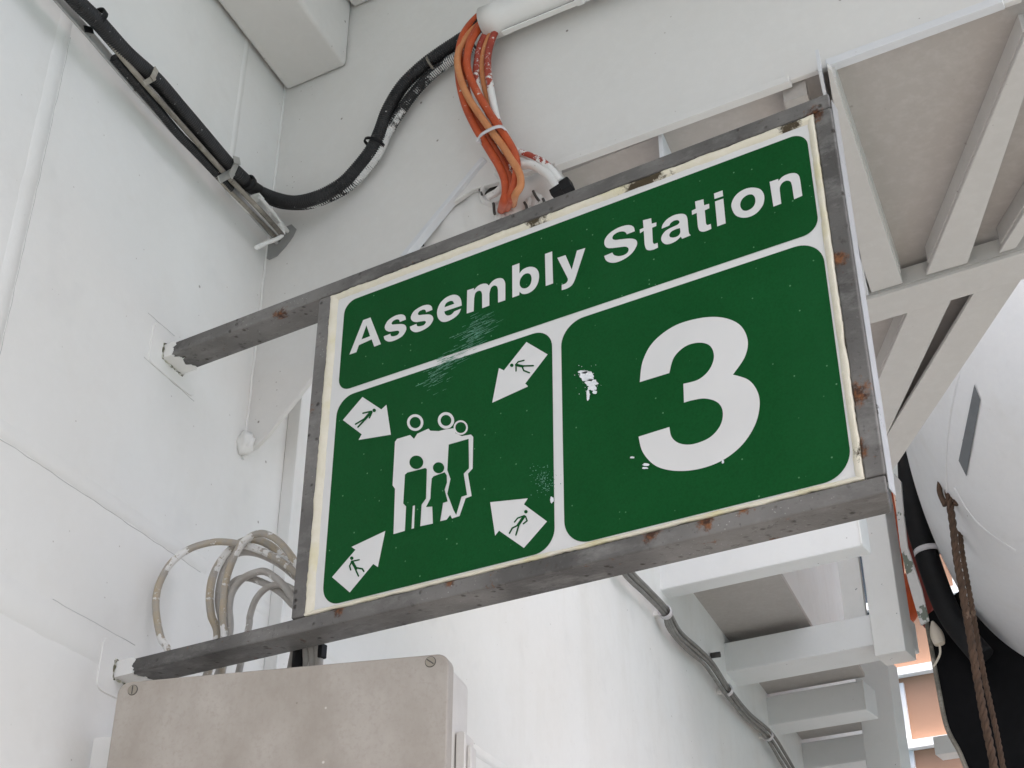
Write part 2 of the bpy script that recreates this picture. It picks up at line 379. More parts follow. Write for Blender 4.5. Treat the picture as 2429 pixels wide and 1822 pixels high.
# doubler pads the two sign bars land on
for z, nm in ((3.178, 1), (2.47, 2)):
    c = wp(1.79, z); pts = []
    for k in range(40):
        a = 2 * math.pi * k / 40; ca, sa = math.cos(a), math.sin(a); e = .25
        pts.append(c + WALL_U * (.088 * math.copysign(abs(ca) ** e, ca)) + Vector((0, 0, 1)) * (.052 * math.copysign(abs(sa) ** e, sa)) - WALL_N * .001)
    slab('doubler_pad', pts, WALL_N * .004, M_WELD, bulk, .0015)
# vertical flat-bar frame just past the girder
obox('wall_stiffener', wp(2.26, 2.35), WALL_N * .035, WALL_U * .012, (0, 0, 1.25), M_WALL, bulk, .003)

# ---------------------------------------------------------------- transverse girder with its knee bracket
g = thing('deck_girder', GIR_P + GIR_U * .6 + Vector((0, 0, 3.1)), 'deep white transverse girder with knee bracket running from bulkhead behind the sign', 'girder')
def gp(x, z, d=0):   # point on the girder web by world x and height
    s = (x - GIR_P.x) / GIR_U.x; p = GIR_P + GIR_U * s + GIR_N * d; return Vector((p.x, p.y, z))
def knee():
    pts = [(-2.06, 3.10), (-2.015, 3.105), (-1.98, 3.13), (-1.868, 3.243), (-1.745, 3.385), (-1.622, 3.518), (-1.52, 3.60), (-1.44, 3.628), (-1.34, 3.622), (-1.2, 3.615), (-.20, 3.605)]
    return pts
web = slab('web', [gp(x, z) for x, z in knee()] + [gp(-.20, 5.2), gp(-2.06, 5.2)], -GIR_N * .014, M_GIRD, g, .003)
# bottom flange of the girder, two lengths either side of the platform girder
def flange_strip(name, x0, x1, z, wid, th, fwd, mat=M_EDGE):
    a, b = gp(x0, z, fwd), gp(x1, z, fwd); return slab(name, [a, b, b - GIR_N * wid, a - GIR_N * wid], (0, 0, -th), mat, g, .002)
flange_strip('bottom_flange', -1.215, -.665, 3.6135, .022, .016, .012, M_GIRD)
flange_strip('bottom_flange', -.585, -.232, 3.6185, .022, .020, .014)
# knee flange: a flat bar along the slanted edge
a, b = gird(*Z2(430, 1690)), gird(*Z2(960, 1045)); t = (b - a).normalized(); nn = t.cross(GIR_N)
if nn.z > 0: nn = -nn
slab('knee_flange', [a + GIR_N * .012, b + GIR_N * .012, b - GIR_N * .012, a - GIR_N * .012], nn * .014, M_EDGE, g, .002)
# fillet weld down the corner with the bulkhead
tube('corner_weld', wobble([GIR_P + Vector((0, 0, z)) + GIR_N * .002 + WALL_N * .002 for z in [3.08 + .02 * i for i in range(100)]], .002, 30), .0032, M_WELD, g, 8, 1, smooth_path=False)
# soft bulge where the toe of the knee is welded down
bm = bmesh.new(); bmesh.ops.create_icosphere(bm, subdivisions=3, radius=1)
for v in bm.verts:
    n_ = noise.noise(v.co * 2.3) * .35; v.co = Vector((v.co.x * .022, v.co.y * .02, v.co.z * .03)) * (1 + n_) + Vector((-2.035, 2.078, 3.115))
from_bm('toe_weld', bm, M_WELD, g, 0, True)

# deck over the camera and the longitudinals under it
dk = slab('upper_deck', [(-2.3, -4, 5.2), (1.7, -4, 5.2), (1.7, 2.2, 5.2), (-2.3, 2.2, 5.2)], (0, 0, .05), M_GIRD)
tag(dk, 'white underside of the deck above the girder', 'deck')
dk2 = slab('added_shade_deck', [(-4.6, 1.0, 9.5), (4.3, 1.0, 9.5), (4.0, 16, 9.5), (-6, 16, 9.5)], (0, 0, .08), M_GIRD)  # added roof out of view, sized to shade the far bay
tag(dk2, 'added unseen white deck blocking sun and sky above the overhead catwalk', 'deck')
slab('shade_deck_stanchion', [(1.1, 13.6, 0), (1.24, 13.6, 0), (1.24, 13.74, 0), (1.1, 13.74, 0)], (0, 0, 9.5), M_WHITE, dk2)
def longi(name, x0, x1, z, label):
    a, b = gp(x0, z), gp(x1, z); L = -WALL_U * 4.5
    o = obox(name, a + GIR_N * .0015, b - a, L, (0, 0, 5.198 - z), M_GIRD, None, .012, 3); return tag(o, label, 'beam', 'longitudinal box beams under the deck')
longi('box_beam', -2.036, -1.838, 4.20, 'wide pale box beam in the corner above the black cables')
longi('box_beam', -1.832, -1.70, 4.405, 'narrower box beam next to the corner box beam')

# ================================================================ overhead platform to the right
PZ = 3.56
pf = thing('overhead_platform', (-.6, 2.9, PZ), 'pinkish white overhead platform with diagonal stiffeners seen from below', 'platform')
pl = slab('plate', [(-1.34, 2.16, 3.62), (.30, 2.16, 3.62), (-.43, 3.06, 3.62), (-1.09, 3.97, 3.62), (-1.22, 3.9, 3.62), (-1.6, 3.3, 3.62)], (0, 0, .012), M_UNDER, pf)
def fl(name, q, z=PZ, th=.012, mat=M_PLAT, webside=None):
    q = [Vector((x, y, z)) for x, y in q]; o = slab(name, q, (0, 0, th), mat, pf, .0025)
    if webside is not None:
        i, j = webside; c = sum(q, Vector()) / len(q); a, b = q[i].lerp(c, .08), q[j].lerp(c, .08); d = (b - a).normalized(); s = Vector((-d.y, d.x, 0)) * .005
        slab('stiffener_web', [a - s + Vector((0, 0, th)), b - s + Vector((0, 0, th)), b + s + Vector((0, 0, th)), a + s + Vector((0, 0, th))], (0, 0, .0475), mat, pf)
    return o
fl('edge_girder_flange', [(-.5715, 2.085), (-.567, 2.10), (-.690, 2.905), (-.771, 2.905), (-.741, 2.723)], webside=(1, 2))
slab('edge_girder_lip', [Vector((-.592, 2.09, 3.56)), Vector((-.585, 2.09, 3.56)), Vector((-.779, 2.91, 3.56)), Vector((-.786, 2.91, 3.56))], (0, 0, .058), M_EDGE, pf)
fl('cross_beam_flange', [(-1.2, 2.906), (-.33, 2.913), (-.36, 3.024), (-1.2, 3.016)], z=PZ - .0135, webside=(0, 1))
fl('diagonal_stiffener', [(-.20, 2.185), (-.632, 2.902), (-.530, 2.905), (-.10, 2.07)], webside=(0, 1))
fl('diagonal_stiffener', [(-.12, 2.44), (-.456, 2.904), (-.415, 2.904), (-.08, 2.44)], webside=(0, 1))
fl('diagonal_stiffener', [(-.717, 3.028), (-1.07, 3.60), (-1.02, 3.70), (-.603, 3.028)], webside=(0, 1))
fl('diagonal_stiffener', [(-.546, 3.028), (-1.06, 3.75), (-1.10, 3.95), (-.429, 3.03)], webside=(2, 3))
slab('plate_rib', [gp(-.975, 3.545, -.02), gp(-.966, 3.545, -.02), Vector((-1.115, 2.9, 3.545)), Vector((-1.124, 2.9, 3.545))], (0, 0, .074), M_EDGE, pf)
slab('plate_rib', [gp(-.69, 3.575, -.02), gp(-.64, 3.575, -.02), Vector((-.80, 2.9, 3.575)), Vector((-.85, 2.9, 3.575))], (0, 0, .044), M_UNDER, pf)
# hanger on which the platform edge rests: struts to the girder, out of sight
slab('hanger_plate', [gp(-.45, 3.632, -.03), gp(-.25, 3.632, -.03), gp(-.25, 4.3, -.03), gp(-.45, 4.3, -.03)], -GIR_N * .015, M_WHITE, pf)

# ================================================================ beams further aft
BZ = 4.12
fr = thing('overhead_framework', (-2.3, 6.9, BZ), 'white overhead catwalk of cross beams and plates beyond the sign', 'framework')  # taken for a frame of overhead beams with plates between
for y, wd, h, x1 in ((5.62, .12, .22, -1.70), (6.87, .26, .17, -1.93), (7.905, .22, .18, -2.50), (8.95, .22, .18, -2.70), (10.0, .22, .18, -2.9)):
    x0 = wall_xy(y + wd) + .02
    obox('cross_beam', (x0 - .02, y, BZ), (x1 - x0 + .02, 0, 0), (0, wd, 0), (0, 0, h), M_FRAME, fr, .008)
    tube('weld_bead', wobble(resample([Vector((x1 - .004, y - .001, BZ + .004)), Vector((x1 - .004, y - .001, BZ + h))], .01)[0], .003, 40, y), .006, M_CHIP, fr, 6, 1, smooth_path=False)
for y0, y1, xa, xb, z in ((5.742, 7.1, -2.74, -2.235, 4.345), (7.14, 7.95, -3.0, -2.35, 4.33), (8.13, 8.98, -3.2, -2.6, 4.33), (9.18, 10.05, -3.4, -2.8, 4.33)):
    dx = (y1 - y0) * math.tan(WA)
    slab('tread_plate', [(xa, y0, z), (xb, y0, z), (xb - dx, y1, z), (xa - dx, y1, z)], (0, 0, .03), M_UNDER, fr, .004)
obox('hanger_post', (-2.083, 6.83, 4.045), (.165, 0, 0), (0, .18, 0), (0, 0, 2.0), M_CHIP, fr, .008)
obox('inner_post', (-2.255, 6.95, 4.30), (.12, 0, 0), (0, .03, 0), (0, 0, 1.6), M_CHIP, fr, .004)
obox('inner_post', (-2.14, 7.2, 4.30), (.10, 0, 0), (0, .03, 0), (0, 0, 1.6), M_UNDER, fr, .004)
obox('lower_post', (-2.72, 8.45, 3.0), (.22, 0, 0), (0, .20, 0), (0, 0, 1.6), M_FRAME, fr, .008)
obox('side_beam', (-2.49, 9.2, 4.16), (.62, 0, 0), (0, .16, 0), (0, 0, .12), M_FRAME, fr, .005)
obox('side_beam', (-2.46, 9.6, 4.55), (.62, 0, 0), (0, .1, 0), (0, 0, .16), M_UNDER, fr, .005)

# ---------------------------------------------------------------- grey cables clipped along the bulkhead
def wline(pts, d): return [wall(*FD(*p), d) for p in pts]
base = [(1335, 1205), (1362, 1243), (1400, 1280), (1437, 1322), (1462, 1370), (1500, 1405), (1535, 1438), (1570, 1490), (1612, 1545), (1658, 1588), (1690, 1636), (1715, 1675)]
for k, (dx, dy, mt) in enumerate(((-6, 4, M_DCAB), (0, -1, M_DCAB), (6, -5, M_DCAB))):
    P = [wall(*FD(x + dx * (1 + .4 * math.sin(i * 1.3 + k)), y + dy), .05 + .008 * k) for i, (x, y) in enumerate(base)]
    o = tube('wall_cable', P, .0095, mt, None, 8); tag(o, ('lowest', 'middle', 'topmost')[k] + ' long grey cable in the bundle clipped along bulkhead below the overhead catwalk', 'cable', 'grey cables clipped along the bulkhead')
P = wline([(1438, 1326), (1440, 1350), (1462, 1383), (1492, 1412), (1512, 1428)], .045)
tag(tube('wall_cable', P, .008, M_DCAB, None, 8), 'thin dark cable sagging below the wall bundle', 'cable')
for (x, y) in ((1437, 1322), (1570, 1490), (1658, 1588)):
    c = wall(*FD(x, y), .055); torus_band('wall_clip', c, WALL_U, .028, .035, .004, M_TIE, bulk)
    obox('clip_lug', c - WALL_N * .057 - Vector((0, 0, .012)), WALL_U * .03, (0, 0, .02), WALL_N * .045, M_WHITE, bulk, .002)
c = wall(*FD(1546, 1415), .03); torus_band('wall_stud', c, WALL_N, .001, .05, .014, M_SLOT, bulk)

# ================================================================ cable tray in the corner
tr = thing('cable_tray', wp(1.7, 3.69), 'narrow steel cable tray of rusty rods running along the bulkhead', 'cable tray')
TO = .045
def tz1(pts, d): return [wall(*Z1(*p), d) for p in pts]
rail = tz1([(120, -250), (330, 0), (480, 168), (700, 425), (960, 712), (1245, 1005), (1500, 1290), (1560, 1352)], TO)
bm = bmesh.new()
def ribbon_bar(bm, P, w_, h_):
    rows = []
    for i, p in enumerate(P):
        t = (P[min(i + 1, len(P) - 1)] - P[max(0, i - 1)]).normalized(); s = Vector((0, 0, 1)); s = (s - t * s.dot(t)).normalized(); q = t.cross(s)
        rows.append([bm.verts.new(p + s * a + q * b) for a, b in ((-w_, -h_), (w_, -h_), (w_, h_), (-w_, h_))])
    for a, b in zip(rows, rows[1:]):
        for k in range(4): bm.faces.new((a[k], a[(k + 1) % 4], b[(k + 1) % 4], b[k]))
    bm.faces.new(rows[0]); bm.faces.new(rows[-1][::-1])
ribbon_bar(bm, crom(rail, 6), .012, .003); from_bm('side_rail', bm, M_SIDE, tr, .001)
tube('rod', tz1([(500, 90), (700, 338), (820, 478), (1040, 725), (1200, 905), (1330, 1045), (1480, 1200), (1590, 1325)], TO + .030), .0062, M_RUSTROD, tr, 8)
tube('rod', tz1([(1150, 900), (1250, 1030), (1390, 1170), (1570, 1352)], TO + .01), .005, M_RUSTROD, tr, 8)
tube('rod', tz1([(1460, 1110), (1530, 1190), (1640, 1330)], TO + .02), .005, M_WHITE, tr, 8)
tube('rod', tz1([(1300, 1090), (1420, 1215), (1530, 1330)], TO), .0045, M_WHITE, tr, 8)
tube('end_hook', tz1([(1442, 1392), (1500, 1365), (1560, 1342), (1590, 1318), (1588, 1290), (1570, 1262)], TO + .03), .0055, M_WHITE, tr, 8)
for y in (-.4, .5, 1.0, 1.5, 1.95):
    obox('bracket', wp(y, 3.735), WALL_N * (TO + .01), WALL_U * .025, (0, 0, .006), M_WHITE, tr, .001)
def band(a, b, d, wid, mat, name, parent=tr):
    """a strap crossing the cables from a to b, with its free end standing up"""
    A, B = wall(*Z1(*a), d), wall(*Z1(*b), d); t = (B - A).normalized(); s = t.cross(WALL_N).normalized() * wid / 2; n = WALL_N * .002
    return slab(name, [A - s, B - s, B + s, A + s], WALL_N * .0025, mat, parent, .0006)
band((1228, 1012), (1318, 962), TO + .042, .018, M_CLAMP, 'clamp_band')
band((1294, 992), (1338, 896), TO + .056, .016, M_CLAMP, 'clamp_band')
band((1312, 898), (1346, 908), TO + .06, .018, M_CLAMP, 'clamp_ear')
band((806, 472), (868, 436), TO + .054, .012, M_RUSTROD, 'strap')
band((852, 446), (878, 388), TO + .057, .014, M_RUSTROD, 'strap')
band((472, 162), (520, 172), TO + .012, .014, M_BLACK, 'cable_tie')
# grey patch for the hole where the tray passes, shade put into its colour
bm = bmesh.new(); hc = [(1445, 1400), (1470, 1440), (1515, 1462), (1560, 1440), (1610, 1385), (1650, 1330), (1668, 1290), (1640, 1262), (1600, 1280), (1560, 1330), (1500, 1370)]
prism(bm, [gird(*Z1(*p), .0012) for p in hc], GIR_N * .001); from_bm('cutout_shade', bm, plain('shaded_cutout', (.30, .30, .29), .8), g)

def ribbed(r, pitch=.0055, amp=.0011): return lambda s: r + amp * math.cos(2 * math.pi * s / pitch)
main = tz1([(200, -260), (425, 0), (552, 125), (712, 302), (874, 448), (1014, 610), (1134, 750), (1268, 908), (1356, 998)], TO + .035) + \
       [gird(*Z1(*p), .085) for p in [(1440, 1068)]] + [gird(*Z1(*p), .06) for p in [(1540, 1115), (1660, 1138), (1790, 1108)]] + \
       [gird(*Z2(*p), .045) for p in [(20, 1215), (110, 1130), (225, 985), (285, 855), (335, 720), (425, 570), (555, 440), (690, 340), (790, 275)]] + \
       [gird(*Z2(*p), .05) for p in [(880, 215), (960, 140), (1060, 70)]]
o = tube('corrugated_cable', main, ribbed(.0165), M_BLK, None, 14, 14, .0011); tag(o, 'thick black corrugated cable sagging from the cable tray up to the white conduit', 'cable')
sec = [gird(*Z1(*p), .075) for p in [(1440, 1082)]] + [gird(*Z1(*p), .042) for p in [(1560, 1138), (1690, 1150), (1800, 1128)]] + \
      [gird(*Z2(*p), .03) for p in [(40, 1245), (150, 1150), (262, 1010), (318, 890), (395, 760), (490, 625), (600, 505), (700, 425), (800, 365), (900, 300)]]
o = tube('corrugated_cable', sec, ribbed(.0135), M_BLKP, None, 14, 14, .0011); tag(o, 'black corrugated cable streaked with white paint, lower one of the sagging pair', 'cable')
o = tube('corrugated_cable', tz1([(640, 325), (800, 510), (880, 605), (1000, 750), (1100, 852), (1240, 1000), (1300, 1065)], TO + .012), ribbed(.0095), M_BLK, None, 12, 12, .0013)
tag(o, 'black corrugated cable lying between the rods of the cable tray', 'cable')
for p, ax in (((1392, 1030), (1, -.3)), ((548, 95), (1, 1))):
    c = wall(*Z1(*p), TO + .035); d = WALL_U
    t_ = torus_band('cable_tie', c, WALL_U * .8 + Vector((0, 0, -.1)), .0178, .012, .004, M_BLACK, tr)
c = gird(*Z2(620, 420), .04); torus_band('cable_tie', c, gird(*Z2(700, 360), .04) - gird(*Z2(560, 455), .04), .021, .006, .002, M_RUSTROD, tr)
c = gird(*Z2(245, 945), .04); torus_band('cable_tie', c, gird(*Z2(285, 855), .04) - gird(*Z2(200, 1040), .04), .025, .007, .003, M_BLACK, tr)

# ================================================================ white conduit and the orange cables
cp = thing('conduit', gird(1400, 60, .05), 'fat white conduit pipe on the girder the orange cables come out of', 'conduit')
e0 = gird(1152, 58, .052); cdir = (GIR_U + Vector((0, 0, -.01))).normalized()
bm = bmesh.new(); rr = .043; seg = 32; uv0 = bm.loops.layers.uv.verify()
def ring(p, r): return [bm.verts.new(p + (GIR_N * math.cos(2 * math.pi * k / seg) + Vector((0, 0, 1)) * math.sin(2 * math.pi * k / seg)) * r) for k in range(seg)]
rs = [ring(e0 + cdir * .3, rr - .005), ring(e0, rr - .004), ring(e0, rr), ring(e0 + cdir * .052, rr), ring(e0 + cdir * .054, rr - .0025), ring(e0 + cdir * 1.6, rr - .0025)]
for a, b in zip(rs, rs[1:]):
    for k in range(seg): bm.faces.new((a[k], a[(k + 1) % seg], b[(k + 1) % seg], b[k]))
from_bm('pipe', bm, M_GIRD, cp, 0, True)
rl = e0 + cdir * .045 - Vector((0, 0, .049)) + GIR_N * -.012
obox('support_rail', rl, cdir * 1.5, GIR_N * .014, (0, 0, .005), M_WHITE, cp, .001)
obox('rail_gap_shade', rl + Vector((0, 0, .005)) + GIR_N * .001, cdir * 1.5, GIR_N * .010, (0, 0, .004), M_SLOT, cp)  # dark bar filling the gap, whose shade is put into its colour
for s_ in (.20, .62): obox('rail_clip', rl + cdir * s_ + Vector((0, 0, -.004)), cdir * .02, GIR_N * .018, (0, 0, .014), M_WHITE, cp, .002)

def oz(pts, d, start=None): return [gird(*Z2(*p), d if start is None else start + (d - start) * min(1, i / 3)) for i, p in enumerate(pts)]
OC = [
 ('orange cable streaked with white paint on the left of the hanging bunch', M_OR1, .0098, [(1010, 60), (925, 112), (842, 205), (802, 310), (795, 430), (808, 560), (845, 700), (905, 830), (962, 925), (1018, 1015), (1062, 1090), (1098, 1180), (1105, 1262), (1095, 1310)], .075),
 ('pale orange cable crossing the front of the hanging bunch', M_OR2, .0085, [(1000, 110), (880, 205), (808, 310), (788, 410), (812, 530), (868, 650), (942, 765), (1010, 860), (1075, 945), (1142, 1045), (1196, 1140), (1202, 1220), (1170, 1275)], .088),
 ('plain orange cable in the middle of the hanging bunch', M_OR1, .0092, [(1020, 110), (948, 165), (882, 265), (850, 380), (868, 490), (928, 625), (998, 742), (1058, 830), (1120, 925), (1165, 1010), (1178, 1100), (1165, 1200), (1140, 1280)], .080),
 ('dark red cable flaked with white paint in the hanging bunch', M_OR3, .0085, [(1030, 140), (985, 200), (938, 300), (915, 420), (912, 530), (940, 640), (1000, 760), (1050, 850), (1090, 960), (1130, 1080), (1145, 1200), (1120, 1290)], .060),
 ('pale orange cable deep inside the hanging bunch', M_OR2, .008, [(1040, 160), (1000, 240), (962, 340), (950, 450), (972, 585), (1010, 705), (1042, 790), (1088, 885), (1135, 990), (1170, 1110), (1160, 1230)], .055),
 ('red and white cable on the right of the bunch that bends off to the clip', M_OR3, .0088, [(1050, 180), (1015, 255), (990, 355), (988, 460), (1006, 580), (1030, 700), (1050, 790), (1092, 900), (1160, 985), (1250, 1020), (1340, 1062), (1405, 1118), (1465, 1195)], .062),
 ('reddish orange cable with broad white paint patch at the bottom of the bunch', M_OR4, .0095, [(1020, 90), (960, 130), (900, 205), (862, 300), (845, 420), (842, 560), (880, 700), (940, 830), (1000, 930), (1062, 1030), (1112, 1120), (1138, 1210), (1130, 1300)], .066),
]
for lb, mt, r_, pts, d in OC:
    P = oz(pts, d, .05)
    if pts[-1][0] < 1300: P += [gird(*Z2(pts[-1][0] - 12, pts[-1][1] + 40), d * .5), gird(*Z2(pts[-1][0] - 20, pts[-1][1] + 75), -.04)]
    o = tube('orange_cable', wobble(P, .0015, 9, d * 100), r_, mt, None, 12, 8); tag(o, lb, 'cable', 'cables hanging from the white conduit')
o = tube('white_cable', oz([(1195, 1088), (1270, 1082), (1345, 1118), (1402, 1170), (1440, 1235), (1448, 1270)], .066), .010, M_WCAB, None, 12, 8); tag(o, 'white painted cable arching from the orange bunch to the black clip', 'cable')
o = tube('white_cable', oz([(1050, 1130), (1082, 1175), (1082, 1215), (1055, 1255), (1005, 1285), (985, 1300)], .03), .0085, M_WCAB, None, 12, 8); tag(o, 'short white cable hooking into the penetration hole', 'cable')
# nylon tie
a, b = gird(*Z2(922, 908), .098), gird(*Z2(1078, 826), .098); ax = Vector((0, 0, 1)).cross((b - a)).normalized(); c = (a + b) / 2 - GIR_N * .018; u = (b - a) / 2; v = GIR_N * .024; up_ = u.cross(v).normalized()
ring_pts = [c + u * math.cos(2 * math.pi * k / 28) + v * math.copysign(abs(math.sin(2 * math.pi * k / 28)) ** .4, math.sin(2 * math.pi * k / 28)) for k in range(29)]
bm = bmesh.new(); rows = []
for p in ring_pts[:-1]:
    o_ = (p - c).normalized() * .0016; rows.append([bm.verts.new(q) for q in (p - up_ * .0045, p + o_ - up_ * .0045, p + o_ + up_ * .0045, p + up_ * .0045)])
for i in range(len(rows)):
    A_, B_ = rows[i], rows[(i + 1) % len(rows)]
    for k in range(4): bm.faces.new((A_[k], B_[k], B_[(k + 1) % 4], A_[(k + 1) % 4]))
tie = from_bm('nylon_tie', bm, M_TIE, None, 0, True); tag(tie, 'white nylon tie cinched round the orange cables', 'cable tie')
obox('tie_head', a - u.normalized() * .006 - up_ * .006 - GIR_N * .012, u.normalized() * .008, up_ * .012, GIR_N * .01, M_TIE, tie, .001)

# cable penetration behind the top of the sign: white lagged pipe with a socket
pn = thing('cable_penetration', gird(*Z2(900, 1400), .08), 'white lumpy lagged pipe with dark socket behind the top of the sign', 'pipe')
def lump(bm, P, rad, seg=20, amp=.1, freq=18, seed=0):
    sweep(bm, P, rad, seg)
    for v in bm.verts: v.co += Vector(noise.noise_vector(v.co * freq + Vector((seed, 0, 0)))) * amp * .02
pz = at_y(*Z2(860, 1400), 2.0).z
bm = bmesh.new(); lump(bm, resample([gird(*FD(880, 545), -.10), gird(*FD(1240, 424), -.10)], .012)[0], lambda s: .086 + .005 * math.sin(s * 60) * (s > .22), 22, .28, 22)
from_bm('lagging', bm, M_GIRD, pn, 0, True)
sk = gird(*Z2(1040, 1290), -.03)
bm = bmesh.new(); sg = 22; axd = (gird(*Z2(1000, 1185), .03) - sk).normalized(); uu = axd.orthogonal().normalized(); vv = axd.cross(uu); rg = []
for h, r_ in ((-.03, .040), (.018, .036), (.024, .033), (.022, .028), (-.02, .026)):
    rg.append([bm.verts.new(sk + axd * h + (uu * math.cos(2 * math.pi * k / sg) + vv * math.sin(2 * math.pi * k / sg)) * r_ * (1 + .1 * noise.noise(Vector((k * .6, h * 40, 1))))) for k in range(sg)])
for a_, b_ in zip(rg, rg[1:]):
    for k in range(sg): bm.faces.new((a_[k], a_[(k + 1) % sg], b_[(k + 1) % sg], b_[k]))
from_bm('socket', bm, M_WCAB, pn, 0, True)
bm = bmesh.new(); bmesh.ops.create_circle(bm, cap_ends=True, radius=.027, segments=sg, matrix=Matrix.Translation(sk + axd * .004) @ axd.to_track_quat('Z', 'Y').to_matrix().to_4x4()); from_bm('socket_mouth', bm, M_SLOT, pn)
for k, (x, y) in enumerate(((1215, 1290), (1260, 1320), (1310, 1300), (1355, 1290), (1130, 1370), (1070, 1400))):
    bm = bmesh.new(); lump(bm, crom([gird(*Z2(x, y - 40), -.06), gird(*Z2(x + 12, y + 20), -.035), gird(*Z2(x + 5, y + 90), -.04)], 6), .013 + .003 * (k % 3), 10, .25, 40, k); from_bm('sealant_ridge', bm, M_WCAB, pn, 0, True)
for k, (x, y, l) in enumerate(((1300, 1255, 60), (1345, 1300, 80), (1222, 1330, 60), (1020, 1330, 70), (940, 1240, 50))):
    tube('crevice_shade', wobble([gird(*Z2(x + i * 3, y + l * i / 5), -.004) for i in range(6)], .006, 40, k), lambda s_: .0035, M_SLOT, pn, 6, 3)  # dark tubes laid on the lagging, crevice shade put into their colour
ck = thing('cable_clip', gird(*Z2(1470, 1230), .05), 'black plastic cable clip just above the sign frame', 'clip')
A_ = gird(*Z2(1430, 1250), .075); B_ = gird(*Z2(1500, 1205), .075); t_ = (B_ - A_).normalized(); s_ = t_.cross(GIR_N)
obox('clip_block', B_ - t_ * .014 - s_ * .014 - GIR_N * .02, t_ * .024, s_ * .030, GIR_N * .025, M_BLACK, ck, .003)
obox('clip_strap', A_ - t_ * .012 - s_ * .009 - GIR_N * .018, t_ * .030, s_ * .018, GIR_N * .022, M_BLACK, ck, .002)
obox('clip_base', A_ - GIR_N * .076 - s_ * .006, t_ * .02, s_ * .012, GIR_N * .06, M_BLACK, ck)
o = obox('rubber_stub', gird(*Z2(545, 1560), -.03), GIR_U * .013, Vector((.0, 0, -.03)), GIR_N * .012, M_BLACK, pn, .002)

# ================================================================ the sign
SY = 1.75
def U(u, v, d=0): return Vector((u * 1.75, SY - d, 1.6 + v * 1.75))      # d: metres proud of the frame's front face
def sp(px, py, d=0): return at_y(px, py, SY) - Vector((0, d, 0))
sg_ = thing('assembly_station_sign', (-1.02, 1.785, 2.455), 'green and white Assembly Station 3 sign in a grey steel frame', 'sign')
L_, R_, T_, B_ = -.890, -.2763, .9082, .4882; tw = .0174
def fbar(name, u0, v0, u1, v1, y0=SY, y1=1.82, bev=.004):
    o = obox(name, Vector((u0 * 1.75, y0, 1.6 + v0 * 1.75)), ((u1 - u0) * 1.75, 0, 0), (0, y1 - y0, 0), (0, 0, (v1 - v0) * 1.75), M_STEEL, sg_, bev, 3); return o
wx = wall_xy(1.82) / 1.75
def lbar(name, v0, v1):     # long bars: their outer end is sawn at a slant
    x0, x1 = wx * 1.75 - .003, R_ * 1.75; z0 = 1.6 + v0 * 1.75
    return slab(name, [(x0, SY, z0), (x1, SY, z0), (x1 - .0185, 1.82, z0), (x0, 1.82, z0)], (0, 0, (v1 - v0) * 1.75), M_STEEL, sg_, .004)
top = lbar('top_bar', T_ - tw, T_)
bot = lbar('bottom_bar', B_, B_ + .0162)
fbar('side_post', L_, B_ + .0165, L_ + tw, T_ - tw - .0003)
fbar('side_post', R_ - tw, B_ + .0165, R_, T_ - tw - .0003, SY, 1.782)
obox('side_strip', Vector((R_ * 1.75 + .0004, 1.7545, 1.6 + (B_ + .004) * 1.75)), (.0012, 0, 0), (0, .0275, 0), (0, 0, (T_ - B_ - .012) * 1.75), M_SIDE, sg_)
# white brushed ends where the bars were painted in with the bulkhead
def painted_end(v0, v1, x1, seed):
    bm = bmesh.new(); x0 = wall_xy(1.785) ; y0, y1 = SY - .0016, 1.8216; z0, z1 = 1.6 + v0 * 1.75 - .0016, 1.6 + v1 * 1.75 + .0016; rows = []
    prof = [(y0, z1), (y0, (z0 + z1) / 2), (y0, z0), ((y0 + y1) / 2, z0), (y1, z0), (y1, z1)]
    prof = [Vector((0, a, b)) for a, b in prof]; ring_ = []
    for i in range(len(prof)):
        for k in range(8): ring_.append(prof[i].lerp(prof[(i + 1) % len(prof)], k / 8))
    for p in ring_:
        e = x1 + .012 * noise.noise(Vector((p.y * 60, p.z * 60, seed))) + .008 * noise.noise(Vector((p.y * 200, p.z * 200, seed)))
        xw = wall_xy(p.y) - .003; rows.append((bm.verts.new((xw, p.y, p.z)), bm.verts.new((e, p.y, p.z)), bm.verts.new((e + .001, p.y + (.002 if p.y < 1.78 else -.002), p.z + (.002 if p.z < (z0 + z1) / 2 else -.002)))))
    for i in range(len(rows)):
        a, b = rows[i], rows[(i + 1) % len(rows)]
        for k in range(2): bm.faces.new((a[k], b[k], b[k + 1], a[k + 1]))
    from_bm('painted_end', bm, M_CHIP, sg_)
M_JOINT = stroke_paint('olive_grimy_joint', (.62, .62, .58), (.34, .33, .24), (.09, .085, .05), 30, .50)
for v0, v1 in ((T_ - tw, T_), (B_, B_ + .0162)):
    z0, z1 = 1.6 + v0 * 1.75 - .003, 1.6 + v1 * 1.75 + .003; y0, y1 = SY - .004, 1.824
    P = [Vector((wall_xy(y) + .002, y, z)) for y, z in ((y0, z1), (y0, z0), (y1, z0), (y1, z1), (y0, z1))]
    tube('weld_bead', wobble(resample(P, .006)[0], .0022, 60, v0 * 9), lambda s_: .0030 + .0012 * math.sin(s_ * 700), M_JOINT, sg_, 8, 1, smooth_path=False)
painted_end(T_ - tw, T_, -1.952, 1); painted_end(B_, B_ + .0162, -1.935, 2)

panel = obox('panel', U(-.8740, .5025, -.006), ((.8740 - .2925) * 1.75, 0, 0), (0, .02, 0), (0, 0, (.8915 - .5025) * 1.75), M_ACR, sg_)
